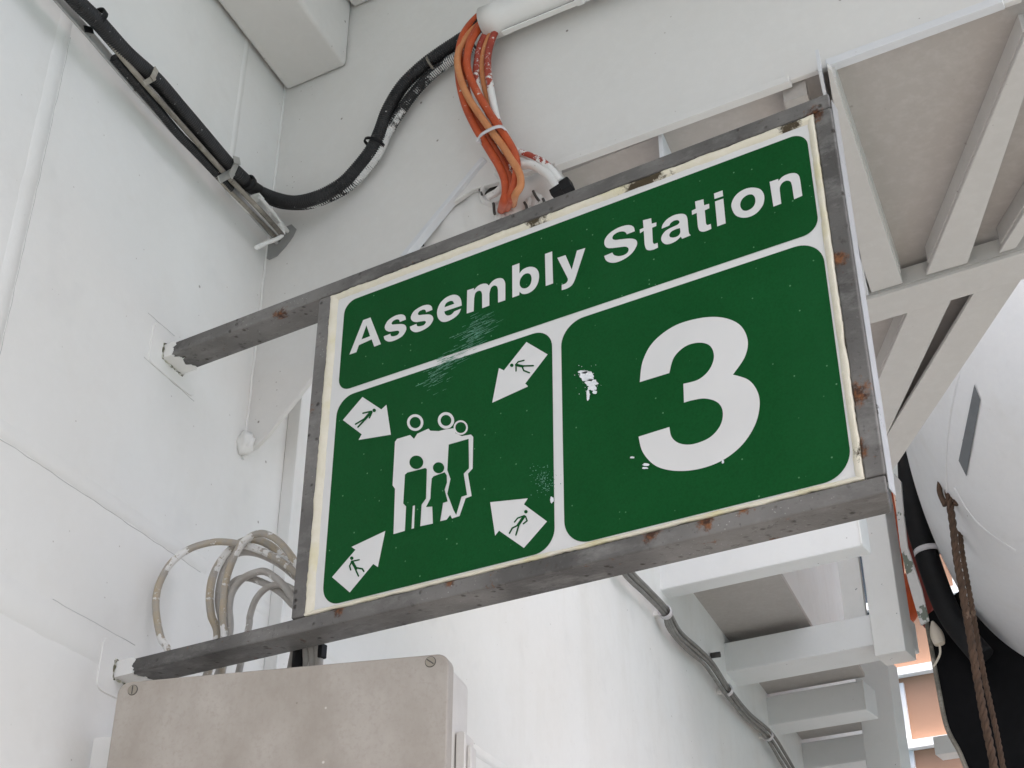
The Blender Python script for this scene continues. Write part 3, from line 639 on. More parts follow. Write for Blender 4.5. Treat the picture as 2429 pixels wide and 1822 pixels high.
# putty bead round the panel
def putty(pa, pb, inward, w0, seed):
    pa, pb = Vector(pa), Vector(pb); t = pb - pa; L = t.length; t.normalize(); inward = Vector(inward); n = int(L / .004); bm = bmesh.new(); rows = []
    for i in range(n + 1):
        c = pa + t * (L * i / n); x = i * .004
        o1 = .0006 + .0024 * noise.noise(Vector((x * 24, seed, 0))) + .0012 * noise.noise(Vector((x * 110, seed, 2)))
        o2 = w0 + .0018 * noise.noise(Vector((x * 20, seed, 5))) + .0008 * noise.noise(Vector((x * 90, seed, 7)))
        h = .0025 + .001 * noise.noise(Vector((x * 50, seed, 9)))
        rows.append([bm.verts.new(c + inward * a + Vector((0, b, 0))) for a, b in ((o1, .006), (o1, -.0006 + .001), (o1 + .003, .0015 - h), ((o1 + o2) / 2, .003 - h), (o2 - .002, .0042 - h * .6), (o2, .0062))])
    for a, b in zip(rows, rows[1:]):
        for k in range(5): bm.faces.new((a[k], a[k + 1], b[k + 1], b[k]))
    return from_bm('putty_bead', bm, M_PUTTY, sg_, 0, True)
iL, iR, iT, iB = L_ + tw, R_ - tw, T_ - tw, B_ + .0165
gw = .004 / 1.75
for q in ((iL, iT - gw, iR, iT), (iL, iB, iR, iB + gw), (iL, iB + gw, iL + gw, iT - gw), (iR - gw, iB + gw, iR, iT - gw)):
    obox('shadow_gap', U(q[0], q[1], -.0055), ((q[2] - q[0]) * 1.75, 0, 0), (0, .0012, 0), (0, 0, (q[3] - q[1]) * 1.75), M_GAP, sg_)  # dark strips along the putty gap; its shade is put into the colour
putty(U(iL, iT - .0012), U(iR, iT - .0012), (0, 0, -1), .0125, 1); putty(U(iL, iB), U(iR, iB), (0, 0, 1), .0095, 2)
putty(U(iL, iB), U(iL, iT - .003), (1, 0, 0), .0165, 3); putty(U(iR, iB), U(iR, iT - .003), (-1, 0, 0), .0135, 4)

PD = -.0055     # print sits half a millimetre proud of the panel (panel face is 6 mm behind the frame face)
def rrect(u0, v0, u1, v1, r):
    out = []
    for cx, cy, a0 in ((u1 - r, v1 - r, 0), (u0 + r, v1 - r, 90), (u0 + r, v0 + r, 180), (u1 - r, v0 + r, 270)):
        for k in range(13): a = R(a0 + 90 * k / 12); out.append((cx + r * math.cos(a), cy + r * math.sin(a)))
    return out
def flat(name, loops, mat, parent):
    """flat print from outline loops (outer first, then holes)"""
    tris = tessellate_polygon(loops); vs = [v for l in loops for v in l]
    me = bpy.data.meshes.new(name); me.from_pydata([tuple(v) for v in vs], [], [tuple(t) for t in tris]); me.update()
    bm = bmesh.new(); bm.from_mesh(me)
    bmesh.ops.recalc_face_normals(bm, faces=bm.faces[:])
    for f in bm.faces:
        if f.normal.y > 0: f.normal_flip()
    bm.to_mesh(me); bm.free(); return link_mesh(name, me, mat, parent)
for q in ((-.8535, .7582, -.3038, .8750, .016), (-.8532, .5110, -.5845, .7502, .022), (-.5742, .5110, -.3032, .7500, .026)):
    flat('green_panel', [[U(u, v, PD) for u, v in rrect(*q)]], M_GREEN, panel)
PW = PD + .0005; PG = PD + .0010
def outline(pts, f, d, k=6):
    """trace with corners: (x, y) smooth, (x, y, 1) corner"""
    n = len(pts); out = []
    P = [Vector((p[0], p[1], 0)) for p in pts]; cor = [len(p) > 2 for p in pts]
    for i in range(n):
        b, c = P[i], P[(i + 1) % n]
        if cor[i] and cor[(i + 1) % n]: out.append(b); continue
        a = P[i - 1] if not cor[i] else b * 2 - c if False else b
        e = P[(i + 2) % n] if not cor[(i + 1) % n] else c
        for t in range(k):
            t /= k; out.append(.5 * ((2 * b) + (c - a) * t + (2 * a - 5 * b + 4 * c - e) * t * t + (3 * b - a - 3 * c + e) * t ** 3))
    return [sp(*f(p.x, p.y), d) for p in out]
LA = win(800, 560, .18083); LB = win(1150, 480, .18083); LC = win(1500, 360, .19892); L3 = win(1300, 500, .51236); LP = win(720, 750, .42188)
C_ = 1
GLY = [
 (LA, [[(138,1540,1),(318,1088,1),(415,1052,1),(552,1402,1),(465,1435,1),(430,1340,1),(262,1416,1),(230,1508,1)], [(362,1155,1),(410,1298,1),(297,1340,1)]]),
 (LA, [[(880,1080,1),(868,1032),(822,1012),(742,1028),(652,1085),(606,1160),(612,1212),(660,1238),(730,1230),(778,1226),(793,1248),(765,1284),(708,1300),(682,1290),(676,1266,1),(588,1300,1),(602,1342),(655,1369),(735,1352),(830,1298),(882,1220),(878,1165),(838,1140),(760,1141),(705,1145),(692,1128),(715,1096),(762,1076),(792,1085),(800,1112,1)]]),
 (LA, [[(1228,952,1),(1215,905),(1168,885),(1088,903),(992,963),(947,1035),(955,1087),(1004,1112),(1075,1104),(1128,1098),(1142,1118),(1112,1153),(1052,1168),(1026,1160),(1020,1135,1),(932,1172,1),(946,1216),(1002,1245),(1082,1228),(1180,1170),(1235,1092),(1231,1040),(1190,1013),(1110,1015),(1052,1020),(1038,1001),(1060,968),(1108,948),(1137,956),(1145,985,1)]]),
 (LA, [[(1613,895,1),(1602,815),(1562,764),(1490,755),(1400,795),(1327,870),(1290,970),(1302,1058),(1352,1106),(1422,1104),(1512,1058),(1575,1000),(1605,935,1),(1515,972,1),(1480,1010),(1432,1027),(1397,1010),(1385,972,1)], [(1386,918,1),(1405,868),(1452,838),(1494,838),(1515,872,1)]]),
 (LA, [[(1678,1000,1),(1685,695,1),(1775,665,1),(1771,695,1),(1820,642),(1880,611),(1938,609),(1968,632,1),(2020,572),(2087,537),(2150,541),(2181,590),(2185,650,1),(2185,825,1),(2090,855,1),(2088,690,1),(2076,645),(2036,632),(1996,665),(1976,735,1),(1975,895,1),(1882,930,1),(1880,745,1),(1866,708),(1830,702),(1792,733),(1776,800,1),(1770,970,1)]]),
 (LB, [[(342,1232,1),(340,815,1),(435,780,1),(435,915,1),(482,862),(560,829),(632,836),(680,882),(693,962),(672,1055),(620,1130),(545,1177),(478,1184),(436,1155,1),(432,1200,1)], [(437,1042),(450,985),(490,932),(540,913),(580,930),(595,985),(580,1055),(540,1100),(490,1112),(450,1090)]]),
 (LB, [[(770,660,1),(865,625,1),(877,1045,1),(780,1080,1)]]),
 (LB, [[(932,710,1),(1040,675,1),(1122,865,1),(1190,615,1),(1300,580,1),(1168,985,1),(1128,1064),(1065,1110),(990,1135,1),(990,1065,1),(1040,1046),(1068,1012),(1070,980,1)]]),
 (LB, [[(1950,360,1),(1935,306),(1890,281),(1820,285),(1720,320),(1622,383),(1561,460),(1551,530),(1582,574),(1640,582),(1740,571),(1830,563),(1868,590),(1854,640),(1800,675),(1732,687),(1677,672),(1655,640,1),(1548,685,1),(1570,740),(1622,770),(1702,770),(1812,725),(1910,650),(1970,560),(1979,500),(1950,466),(1880,456),(1770,466),(1692,475),(1656,455),(1672,410),(1730,373),(1790,362),(1829,375),(1845,400,1)]]),
 (LC, [[(110,800,1),(208,775,1),(215,840,1),(270,825,1),(270,868,1),(220,888,1),(228,1062,1),(244,1082),(285,1068,1),(290,1125,1),(240,1148),(190,1158),(150,1144),(130,1090,1),(120,925,1),(75,955,1),(72,910,1),(118,890,1)]]),
 (LC, [[(333,900,1),(346,852),(397,788),(480,739),(560,722),(615,732),(640,777),(650,880),(660,952),(682,978,1),(578,1020,1),(562,995,1),(500,1050),(420,1084),(365,1079),(331,1040),(336,985),(382,925),(452,885),(522,852),(547,822),(528,798),(482,804),(442,832),(425,862,1)], [(552,892,1),(556,945),(530,985),(480,1005),(437,1000),(425,975),(446,937),(500,907)]]),
 (LC, [[(732,575,1),(832,548,1),(840,620,1),(900,602,1),(903,655,1),(848,680,1),(862,835,1),(878,856),(920,842,1),(927,900,1),(880,922),(830,935),(785,922),(766,875,1),(752,710,1),(697,735,1),(693,685,1),(742,660,1)]]),
 (LC, [[(970,575,1),(1070,540,1),(1098,835,1),(998,872,1)]]),
 (LC, [[(958,480,1),(1060,442,1),(1068,510,1),(965,545,1)]]),
 (LC, [[(1167,640),(1182,558),(1242,478),(1340,421),(1440,409),(1520,436),(1558,510),(1545,610),(1480,700),(1390,755),(1295,767),(1212,734)], [(1272,600),(1300,540),(1358,497),(1415,492),(1448,530),(1450,590),(1420,645),(1360,682),(1310,682),(1280,650)]]),
 (LC, [[(1668,635,1),(1622,340,1),(1725,305,1),(1728,330,1),(1780,276),(1860,241),(1930,236),(1972,267),(1990,335,1),(2013,505,1),(1915,548,1),(1891,390,1),(1872,338),(1826,325),(1776,350),(1746,400),(1744,450,1),(1762,600,1)]]),
]
for f, loops in GLY: flat('letter', [outline(l, f, PW) for l in loops], M_ACR, panel)
flat('numeral', [outline([(418,787,1),(432,690),(482,600),(580,526),(700,490),(802,488),(882,522),(918,592),(905,670),(850,752,1),(922,777),(964,832),(973,902),(950,990),(890,1080),(800,1150),(690,1190),(580,1198),(490,1174),(432,1112),(412,1040,1),(555,995,1),(566,1042),(602,1071),(662,1075),(740,1045),(790,990),(803,927),(780,882),(722,863),(662,871),(623,882,1),(620,795,1),(690,775),(740,730),(762,670),(745,620),(695,604),(630,621),(577,672),(555,745,1)], L3, PW, 10)], M_ACR, panel)
for q in ([(322,448),(428,518),(457,492),(482,660),(300,690),(318,658),(212,578)], [(1245,138),(1364,208),(1238,372),(1254,388),(1052,480),(1090,285),(1118,298)],
          [(250,1548),(150,1462),(282,1308),(260,1292),(450,1202),(408,1405),(382,1388)], [(1040,1040),(1252,1018),(1230,1052),(1360,1148),(1230,1297),(1090,1200),(1068,1228)]):
    flat('arrow', [[sp(*LP(*p), PW) for p in q]], M_ACR, panel)
def circ(cx, cy, rx, ry=None, n=28, tilt=-.33):
    ry = ry or rx; return [(cx + rx * math.cos(2 * math.pi * k / n), cy + ry * math.sin(2 * math.pi * k / n) + tilt * 0 * rx) for k in range(n)]
def strokes_mesh(name, lines, heads, mat, d):
    """small running figure made of round-ended limbs"""
    bm = bmesh.new(); lay = 0
    for pts, wd in lines:
        for (a, b) in zip(pts, pts[1:]):
            a, b = Vector(a), Vector(b); t = (b - a).normalized(); s = Vector((-t.y, t.x)) * wd / 2; loop = []
            for k in range(7): ang = math.pi * k / 6; loop.append(b + s * math.cos(ang) + t * (wd / 2) * math.sin(ang))
            for k in range(7): ang = math.pi * k / 6; loop.append(a - s * math.cos(ang) - t * (wd / 2) * math.sin(ang))
            lay += 1; bm.faces.new([bm.verts.new(sp(*LP(*p), d + lay * .00002)) for p in loop])
    for (x, y, r_) in heads: bm.faces.new([bm.verts.new(sp(*LP(*p), d)) for p in circ(x, y, r_)])
    for f in bm.faces:
        f.normal_update()
        if f.normal.y > 0: f.normal_flip()
    me = bpy.data.meshes.new(name); bm.to_mesh(me); bm.free(); return link_mesh(name, me, mat, panel)
FIG = [
 ([([(372,532),(337,572)],15),([(370,530),(326,540)],9),([(376,534),(362,566)],9),([(337,570),(284,602)],9),([(342,570),(322,592),(298,618)],9)], [(389,524,10)]),
 ([([(1188,268),(1224,276)],15),([(1186,266),(1200,250),(1232,242)],8),([(1187,270),(1187,302)],8),([(1224,274),(1284,272)],9),([(1222,280),(1231,300),(1262,312)],9)], [(1163,270,10)]),
 ([([(1232,1120),(1198,1170)],16),([(1228,1118),(1196,1130),(1178,1152)],8),([(1240,1120),(1249,1145),(1228,1162)],8),([(1198,1170),(1166,1186),(1150,1215)],9),([(1202,1172),(1186,1225)],9)], [(1242,1094,10)]),
 ([([(264,1376),(286,1414)],16),([(266,1373),(304,1365)],8),([(260,1380),(250,1400),(256,1422)],8),([(288,1410),(322,1416),(330,1430)],9),([(280,1412),(300,1456)],9)], [(262,1356,10)]),
]
for ln, hd in FIG: strokes_mesh('running_figure', ln, hd, M_GREEN, PG)
def pf_(name, pts, mat, d): return flat(name, [[sp(*LP(*p), d) for p in pts]], mat, panel)
pf_('group_silhouette', [(496,1220),(505,965),(491,945),(505,700),(517,684),(590,662),(612,684),(630,655),(693,626),(704,638),(750,640),(790,630),(834,624),(846,652),(880,668),(932,659),(945,672),(942,850),(915,880),(936,1005),(902,1018),(868,1118),(835,1128),(826,1132),(815,1112),(795,1138),(760,1147),(720,1160),(648,1175),(562,1201)], M_ACR, PW)
for cx, cy, ro, ri in ((619, 592, 47, 32), (792, 580, 47, 31), (875, 620, 41, 31)):
    flat('head_ring', [[sp(*LP(*p), PW + .0001) for p in circ(cx, cy, ro * .98, ro)], [sp(*LP(*p), PW + .0001) for p in circ(cx, cy, ri * .98, ri)]], M_ACR, panel)
for nm, pts in (('standing_figure', [(562,885),(575,874),(676,848),(685,855),(680,1020),(655,1055),(647,1180),(612,1195),(618,1058),(605,1062),(598,1198),(561,1206),(568,1065),(552,1048)]),
                ('standing_figure', [(712,908),(722,895),(785,872),(797,890),(798,930),(785,970),(802,1036),(776,1045),(759,1152),(719,1164),(715,1065),(680,1068),(705,1020),(708,960)]),
                ('standing_figure', [(808,716),(920,684),(922,850),(892,880),(911,1000),(880,1010),(850,1112),(835,1085),(800,992),(818,910),(800,860)])):
    pf_(nm, pts, M_GREEN, PG)
pf_('figure_head', circ(626, 816, 39, 38), M_GREEN, PG); pf_('figure_head', circ(751, 847, 32, 31), M_GREEN, PG)
# stuff people left on it: a dab of white paint, scuffs, chips
def blob(px, py, rx, ry, seed, n=40, d=.0016):
    pts = []
    for k in range(n):
        a = 2 * math.pi * k / n; r_ = 1 + .35 * noise.noise(Vector((math.cos(a) * 1.6, math.sin(a) * 1.6, seed))) + .18 * noise.noise(Vector((k * .9, seed, 0)))
        pts.append(sp(px + math.cos(a) * rx * r_, py + math.sin(a) * ry * r_, PD + d))
    return pts
bm = bmesh.new()
for x, y, rx, ry, sd_ in ((1390, 890, 17, 12, 1), (1400, 905, 15, 8, 2), (1402, 918, 11, 6, 3), (1380, 880, 13, 4, 4), (1392, 934, 4, 13, 5), (1408, 928, 6, 4, 10), (1530, 1100, 9, 3, 6), (1527, 1108, 7, 2.5, 11), (1497, 1083, 5, 2.5, 7), (1712, 1093, 3, 4, 8), (1306, 1183, 4, 8, 9)):
    bm.faces.new([bm.verts.new(p) for p in blob(x, y, rx, ry, sd_)])
for k in range(34):
    a = random.uniform(0, 6.28); r_ = random.uniform(14, 45); s_ = random.uniform(.4, 1.0); bm.faces.new([bm.verts.new(p) for p in blob(1392 + math.cos(a) * r_ * .8, 900 + math.sin(a) * r_, s_, s_, k, 8)])
for f in bm.faces:
    f.normal_update()
    if f.normal.y > 0: f.normal_flip()
me = bpy.data.meshes.new('paint_smear'); bm.to_mesh(me); bm.free(); link_mesh('paint_smear', me, M_SMEAR, panel)['kind'] = 'stuff'
bm = bmesh.new()
for k in range(300):
    t = random.random(); x = 1150 - 130 * t + random.gauss(0, 14); y = 755 + 150 * t + random.gauss(0, 13); ln = random.uniform(3, 13); wd = random.uniform(.25, .7)
    if 800 < y < 842 and t > .4 and random.random() < .6: continue
    c, s_ = math.cos(-.45), math.sin(-.45); q = [(-ln, -wd), (ln, -wd * .3), (ln, wd * .3), (-ln, wd)]
    bm.faces.new([bm.verts.new(sp(x + a * c - b * s_, y + a * s_ + b * c, PD + .0013 + k * 1e-6)) for a, b in q])
for k in range(120):
    x = random.gauss(1285, 14); y = random.gauss(1135, 16); s_ = random.uniform(.5, 1.4); bm.faces.new([bm.verts.new(p) for p in blob(x, y, s_, s_, k, 7, .0013)])
for f in bm.faces:
    f.normal_update()
    if f.normal.y > 0: f.normal_flip()
me = bpy.data.meshes.new('scuff_marks'); bm.to_mesh(me); bm.free(); link_mesh('scuff_marks', me, M_SCUFF, panel)['kind'] = 'stuff'

# ================================================================ junction box under the sign
BA = R(17); BXU = Vector((math.cos(BA), math.sin(BA), 0)); BXN = Vector((math.sin(BA), -math.cos(BA), 0))                 # lid faces the camera side, square to the bulkhead
BP = Vector((-1.97, 1.60, 0))
def bx(px, py, d=0): return hit(px, py, BXN, BP + BXN * d)
p_tl = bx(283, 1607); p_tr = bx(1066, 1537); 
jb = thing('junction_box', (p_tl + p_tr) / 2 + WALL_U * .1 - Vector((0, 0, .45)), 'beige grey plastic junction box with two slotted screws below the sign', 'junction box')
zt = 2.388
def bpt(s, z, d=0): return BP + BXU * s + BXN * d + Vector((0, 0, z))
s0 = (p_tl - BP).dot(BXU); s1 = (p_tr - BP).dot(BXU)
def rrp(s0, s1, z0, z1, r, d):
    out = []
    for cx, cz, a0 in ((s1 - r, z1 - r, 0), (s0 + r, z1 - r, 90), (s0 + r, z0 + r, 180), (s1 - r, z0 + r, 270)):
        for k in range(9): a = R(a0 + 90 * k / 8); out.append(bpt(cx + r * math.cos(a), cz + r * math.sin(a), d))
    return out
slab('lid', rrp(s0, s1, zt - .46, zt, .022, 0), -BXN * .03, M_BOX, jb, .004)
slab('body', rrp(s0 + .006, s1 - .006, zt - .455, zt - .005, .02, -.0315), -BXN * .10, M_BOXB, jb, .003)
slab('side_flange', rrp(s1 - .004, s1 + .012, zt - .40, zt - .115, .004, -.06), -BXN * .05, M_BOXB, jb, .002)
slab('hinge', rrp(s1 + .0125, s1 + .020, zt - .23, zt - .135, .003, -.07), -BXN * .03, M_BOXB, jb, .002)
slab('wall_bracket', rrp(s0 - .10, s0 + .012, zt - .40, zt - .30, .004, -.08), -BXN * .006, M_WHITE, jb)
slab('wall_bracket', rrp(s0 - .10, s0 + .012, zt - .12, zt - .06, .004, -.11), -BXN * .006, M_WHITE, jb)
def disc(name, c, r_, h, mat, parent, rot):
    bm = bmesh.new(); pr = [c + (BXU * math.cos(2 * math.pi * k / 28) + Vector((0, 0, 1)) * math.sin(2 * math.pi * k / 28)) * r_ for k in range(28)]; prism(bm, pr, BXN * h); o = from_bm(name, bm, mat, parent, .0006)
    return o
for (px_, py_, a) in ((315, 1637, 1.57), (1021, 1570, -.62)):
    c = bx(px_, py_); disc('screw_recess', c - BXN * .0005, .0096, .0009, M_SLOT, jb, a)
    s_ = disc('screw', c + BXN * .0002, .0084, .0016, M_SCREW, jb, a); d1 = BXU * math.cos(a) + Vector((0, 0, 1)) * math.sin(a); d2 = d1.cross(BXN)
    obox('screw_slot', c + BXN * .0017 - d1 * .0075 - d2 * .001, d1 * .015, d2 * .002, BXN * .0003, M_SLOT, s_)
# glands on top of the box
def gland(s, d, r_, h, parent=jb):
    c = bpt(s, zt - .006, d); bm = bmesh.new(); lay = [(0, r_), (.012, r_), (.013, r_ * 1.12), (h * .7, r_ * 1.12), (h, r_ * .8)]; rg = []
    for z_, rr_ in lay: rg.append([bm.verts.new(c + Vector((math.cos(2 * math.pi * k / 6 + .3) * rr_, math.sin(2 * math.pi * k / 6 + .3) * rr_, z_))) for k in range(6)])
    for a_, b_ in zip(rg, rg[1:]):
        for k in range(6): bm.faces.new((a_[k], a_[(k + 1) % 6], b_[(k + 1) % 6], b_[k]))
    bm.faces.new(rg[-1]); from_bm('cable_gland', bm, M_BLACK, jb, .001); return c + Vector((0, 0, h))
# ---------------------------------------------------------------- grey cable loops behind the bars
LZ = win(200, 1150, .42948)
def lp(pts, y): return [at_y(*LZ(x, yy), y + dy) for x, yy, *rest in pts for dy in [rest[0] if rest else 0]]
LOOPS = [
 ('big cable loop, the widest of the coil beside the sign post', M_GCAB, .0085, [(500, 1010), (470, 930), (425, 850), (398, 740), (392, 640), (415, 540), (480, 430), (580, 355), (700, 320), (800, 318), (920, 345), (1050, 400), (1160, 480), (1300, 600)], 1.885),
 ('brownish cable loop rising second from the outside of the coil', M_GCAB, .0095, [(760, 960), (730, 850), (700, 720), (695, 610), (715, 500), (770, 400), (850, 325), (940, 305), (1040, 345), (1120, 430), (1180, 520), (1260, 640)], 1.90),
 ('white flaked cable loop, tallest of the coil', M_GCAB, .0085, [(790, 960), (775, 850), (765, 720), (775, 560), (810, 440), (860, 340), (920, 285), (985, 268), (1060, 300), (1120, 360), (1170, 430), (1260, 560)], 1.865),
 ('grey cable loop inside the coil with dark scorch', M_GCAB2, .0085, [(800, 960), (800, 820), (795, 680), (815, 590), (870, 520), (950, 482), (1010, 482), (1080, 530), (1130, 590), (1180, 670), (1240, 760)], 1.875),
 ('grey cable loop close to the post with flattened top', M_GCAB2, .0085, [(810, 980), (790, 850), (770, 700), (790, 600), (835, 535), (905, 515), (1000, 545), (1080, 590), (1140, 650), (1220, 760)], 1.895),
 ('smallest cable loop of the coil', M_GCAB2, .0075, [(905, 960), (905, 800), (915, 720), (950, 630), (1010, 570), (1080, 550), (1150, 575), (1230, 640)], 1.88),
 ('pale cable loop of the coil that crosses the others', M_GCAB2, .008, [(770, 960), (755, 830), (740, 640), (760, 500), (810, 410), (870, 375), (960, 380), (1060, 430), (1150, 500), (1250, 590)], 1.91),
]
for lb, mt, r_, pts, y in LOOPS:
    P = [at_y(*LZ(a, b), y - .065 * max(0, min(1, (760 - a) / 300))) for a, b in pts]; e = P[0]
    # run the lower end down into the top of the box
    P = [Vector((e.x + .02, 1.84, zt - .02)), Vector((e.x + .01, 1.845, zt + .03))] + P[1:]
    f_ = P[-1]; P += [Vector((f_.x + .02, 1.86, f_.z - .10)), Vector((min(f_.x + .03, -1.37), 1.83, zt - .015))]
    o = tube('cable_loop', wobble(P, .002, 8, y * 10), r_ * .86, mt, None, 10, 10); tag(o, lb, 'cable', 'coil of grey cables over the junction box')
for k, (gx, mt) in enumerate(((1188, M_BLACK), (1232, M_GCAB2), (1266, M_GCAB2), (1298, M_GCAB2))):
    x = at_y(*LZ(gx, 930), 1.842).x
    if k == 0: tube('cable_gland', [(x, 1.842, zt - .01), (x, 1.842, zt + .05), (x, 1.842, zt + .085)], .012, M_BLACK, jb, 6, 3)
    else:
        o = tube('riser_cable', [(x, 1.842, zt - .01), (x, 1.843, zt + .05), (x - .01, 1.846, zt + .12), (x + .02, 1.85, zt + .3)], .0075, mt, None, 10, 6)
        tag(o, ('first', 'second', 'third')[k - 1] + ' straight grey cable after the black gland on top of the junction box', 'cable', 'straight cables rising from the junction box')
obox('gland_nut', at_y(*LZ(1302, 925), 1.842) - Vector((0, .008, .012)), (.010, 0, 0), (0, .016, 0), (0, 0, .026), M_BLACK, jb, .002)

# ================================================================ lifeboat, ropes and the gap to the outside
lb = thing('lifeboat', (-.75, 7.6, 3.9), 'white lifeboat hull with black fender hanging outboard of the platform', 'boat')
bc = Vector((-.56, 7.7, 5.14)); ba = Vector((1.22, 2.6, 1.45))
bm = bmesh.new(); bmesh.ops.create_uvsphere(bm, u_segments=160, v_segments=100, radius=1)
for v in bm.verts:
    q = v.co.copy(); e = .78; f = lambda t, e=e: math.copysign(abs(t) ** e, t)
    v.co = Vector((f(q.x) * ba.x, q.y * ba.y * (2.4 if q.y > 0 else 1), f(q.z) * ba.z)) + bc  # unseen aft half stretched to block light on the far bulkhead
hull = from_bm('hull', bm, M_HULL, lb, 0, True)
obox('canopy', bc + Vector((-.6, -1.4, 1.2)), (1.2, 0, 0), (0, 5.8, 0), (0, 0, .6), M_HULL, lb, .1)
def on_hull(px, py, lift=.006):
    r = (RIGHT * (px - CX) + DOWN * (py - CY) + FWD * FPX).normalized()
    lo = 3.0
    F = lambda p: sum((abs((p[i] - bc[i]) / ba[i])) ** ((2 / .78) if i != 1 else 2) for i in range(3)) - 1
    t = lo
    while t < 14 and F(EYE + r * t) > 0: t += .01
    a_, b_ = t - .01, t
    for _ in range(14):
        m_ = (a_ + b_) / 2
        if F(EYE + r * m_) > 0: a_ = m_
        else: b_ = m_
    p = EYE + r * b_; n_ = Vector([(p[i] - bc[i]) / ba[i] ** 2 for i in range(3)]).normalized(); return p + n_ * lift
tq = [[(1053, 795), (1090, 888)], [(958, 1255), (1005, 1350)]]
bm = bmesh.new(); gr = []
for a in range(13):
    t = a / 12; L0 = Vector(tq[0][0]).lerp(Vector(tq[1][0]), t); R0 = Vector(tq[0][1]).lerp(Vector(tq[1][1]), t)
    gr.append([bm.verts.new(on_hull(*Z7(*L0.lerp(R0, b / 4)), .004)) for b in range(5)])
for a in range(12):
    for b in range(4): bm.faces.new((gr[a][b], gr[a][b + 1], gr[a + 1][b + 1], gr[a + 1][b]))
from_bm('tape_patch', bm, M_TAPE, lb, 0, True)
tube('hull_seam', [on_hull(*Z7(x, y), -.001) for x, y in ((1010, 560), (940, 800), (900, 1000), (880, 1200), (880, 1400), (900, 1600), (960, 1850))], .007, M_HULL, lb, 8, 8)
tube('hull_seam', [on_hull(*Z7(x, y), -.001) for x, y in ((930, 1420), (1010, 1560), (1120, 1680), (1300, 1800))], .006, M_HULL, lb, 8, 8)
fpx = [(2030, 760), (1985, 860), (1962, 950), (1962, 1040), (1975, 1120), (1998, 1200), (2030, 1290), (2062, 1350), (2120, 1420)]
tube('fender', [at_y(*FD(x + 4, y), 6.9) for x, y in fpx], .062, M_BLACK, lb, 14, 8)
torus_band('fender_strap', at_y(*FD(2003, 1192), 6.9), at_y(*FD(2010, 1230), 6.9) - at_y(*FD(1990, 1160), 6.9), .063, .03, .006, M_TIE, lb)
sk_ = [(1999, 1330), (2012, 1400), (2026, 1480), (2045, 1570), (2075, 1630), (2110, 1720), (2330, 1760), (2330, 1400), (2180, 1280), (2080, 1270)]
slab('skate_plate', [at_y(*FD(*p), 7.05) for p in sk_], (0, .06, 0), M_BLACKP, lb, .005)
tube('skate_edge', [at_y(*FD(*p), 7.04) for p in sk_[:6]], .012, M_RUSTROD, lb, 8, 6)
# ropes
def rope(name, pts, y, r_, label, group=None):
    P, st = resample(crom([at_y(*FD(*p), y) for p in pts], 12), .012); bm = bmesh.new()
    for s in range(3):
        Q = []
        for i, p in enumerate(P):
            t = (P[min(i + 1, len(P) - 1)] - P[max(0, i - 1)]).normalized(); u = Vector((1, 0, 0)); u = (u - t * u.dot(t)).normalized(); v = t.cross(u); a = i * st / (r_ * 5.2) * 2 * math.pi / 1.4 + s * 2 * math.pi / 3
            Q.append(p + (u * math.cos(a) + v * math.sin(a)) * r_ * .52)
        sweep(bm, Q, r_ * .56, 7)
    me = bpy.data.meshes.new(name); bm.to_mesh(me); bm.free(); return tag(link_mesh(name, me, M_ROPE), label, 'rope', group)
rope('rope', [(2046, 1042), (2050, 1075), (2058, 1130), (2066, 1200), (2078, 1270), (2092, 1350), (2105, 1430), (2122, 1530), (2140, 1620), (2160, 1720)], 5.9, .017, 'thick brown twisted rope hanging in front of the lifeboat')
rope('rope', [(2052, 1048), (2064, 1085), (2072, 1130), (2080, 1200), (2098, 1300), (2115, 1400), (2130, 1480), (2150, 1570), (2175, 1700)], 6.1, .012, 'thin dark rope hanging behind the thick brown rope')
e_ = at_y(*FD(2049, 1046), 5.9)
tube('rope_eye', [e_ + Vector((-.03, 0, -.10)), e_ + Vector((-.045, 0, -.02)), e_ + Vector((-.02, 0, .05)), e_ + Vector((.02, 0, .04)), e_ + Vector((.03, 0, -.03)), e_ + Vector((.015, 0, -.11))], .013, M_ROPE, bpy.data.objects['rope'], 8, 6)
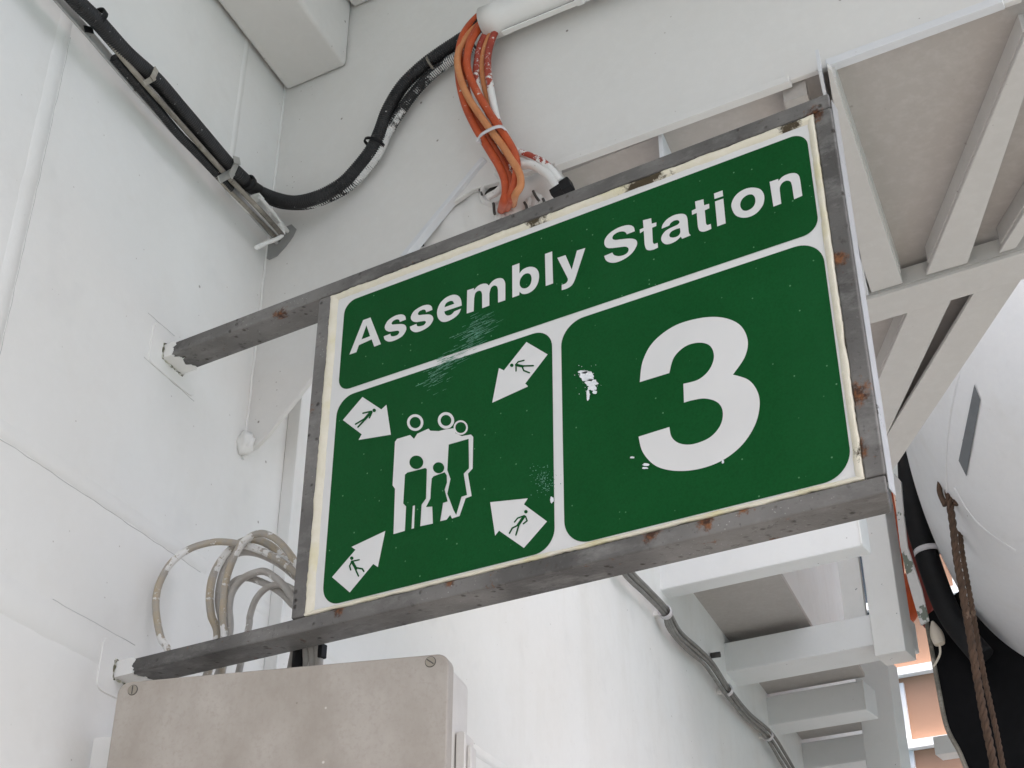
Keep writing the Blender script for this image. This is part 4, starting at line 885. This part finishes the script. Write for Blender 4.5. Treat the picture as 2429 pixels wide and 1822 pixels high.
# red davit arm, orange float, chipped strap
slab_o = slab('davit_arm', [at_y(*FD(*p), 7.6) for p in [(1944, 1120), (1968, 1150), (2002, 1200), (2018, 1262), (2014, 1310), (1996, 1356), (1986, 1340), (1978, 1260), (1958, 1190)]], (0, .1, 0), M_RED, None, .01)
tag(slab_o, 'red oxide painted davit arm between the hanger post and the fender', 'davit')
bm = bmesh.new(); bmesh.ops.create_icosphere(bm, subdivisions=3, radius=1); c = at_y(*FD(1958, 1292), 7.9)
for v in bm.verts: v.co = Vector((v.co.x * .075, v.co.y * .06, v.co.z * .16)) + c
fo = from_bm('float', bm, M_ORANGE, None, 0, True); tag(fo, 'small bright orange float behind the hanger post', 'float')
bm = bmesh.new(); bmesh.ops.create_circle(bm, cap_ends=False, radius=.02, segments=12, matrix=Matrix.Translation(c + Vector((0, 0, .17)))); bm.free()
tube('lanyard', [c + Vector((0, 0, .155)), c + Vector((.01, 0, .4)), c + Vector((.0, 0, .9))], .01, M_ORANGE, fo, 8, 4)
st_ = slab('chipped_strap', [at_y(*FD(*p), 6.7) for p in [(1930, 1020), (1946, 1040), (1952, 1110), (1960, 1180), (1990, 1270), (2006, 1340), (1988, 1350), (1962, 1260), (1944, 1180), (1936, 1110)]], (0, .02, 0), M_STRAP, None, .004)
tag(st_, 'chipped white hanging strap with bare green patches beside the fender', 'strap')
# lamp-like white plug dangling on a wire from the skate
pg = thing('dangling_plug', at_y(*FD(2022, 1360), 6.95), 'cream plug dangling on a thin wire before the black plate', 'plug')
tube('plug_body', [at_y(*FD(*p), 6.95) for p in [(2014, 1342), (2018, 1355), (2024, 1372), (2030, 1392)]], lambda s: .006 + .028 * math.sin(min(1, s / .17) * 3.0), M_CREAMW, pg, 12, 8)
tube('wire', [at_y(*FD(*p), 6.95) for p in [(2029, 1390), (2031, 1410), (2024, 1428), (2016, 1440)]], .006, M_CREAMW, pg, 8, 6)

# ---------------------------------------------------------------- building seen through the gaps
bd = thing('far_building', (-9, 24, -8), 'peach coloured building with dark windows glimpsed past the overhead catwalk', 'building')
obox('wall', (-16, 24, -8), (18, 0, 0), (0, 6, 0), (0, 0, 26), M_PEACH, bd)
for j in range(12): obox('ledge', (-16.1, 23.8, 3.2 + j * 1.3), (18.2, 0, 0), (0, .19, 0), (0, 0, .14), M_EDGE, bd)
for i in range(9):
    for j in range(5):
        x = -15.2 + i * 1.9; z = 5.5 + j * 2.6
        f_ = obox('window', (x, 23.93, z), (.75, 0, 0), (0, .06, 0), (0, 0, 1.5), M_EDGE, bd); obox('pane', (x + .08, 23.91, z + .08), (.42, 0, 0), (0, .015, 0), (0, 0, 1.34), M_GLASS, f_)
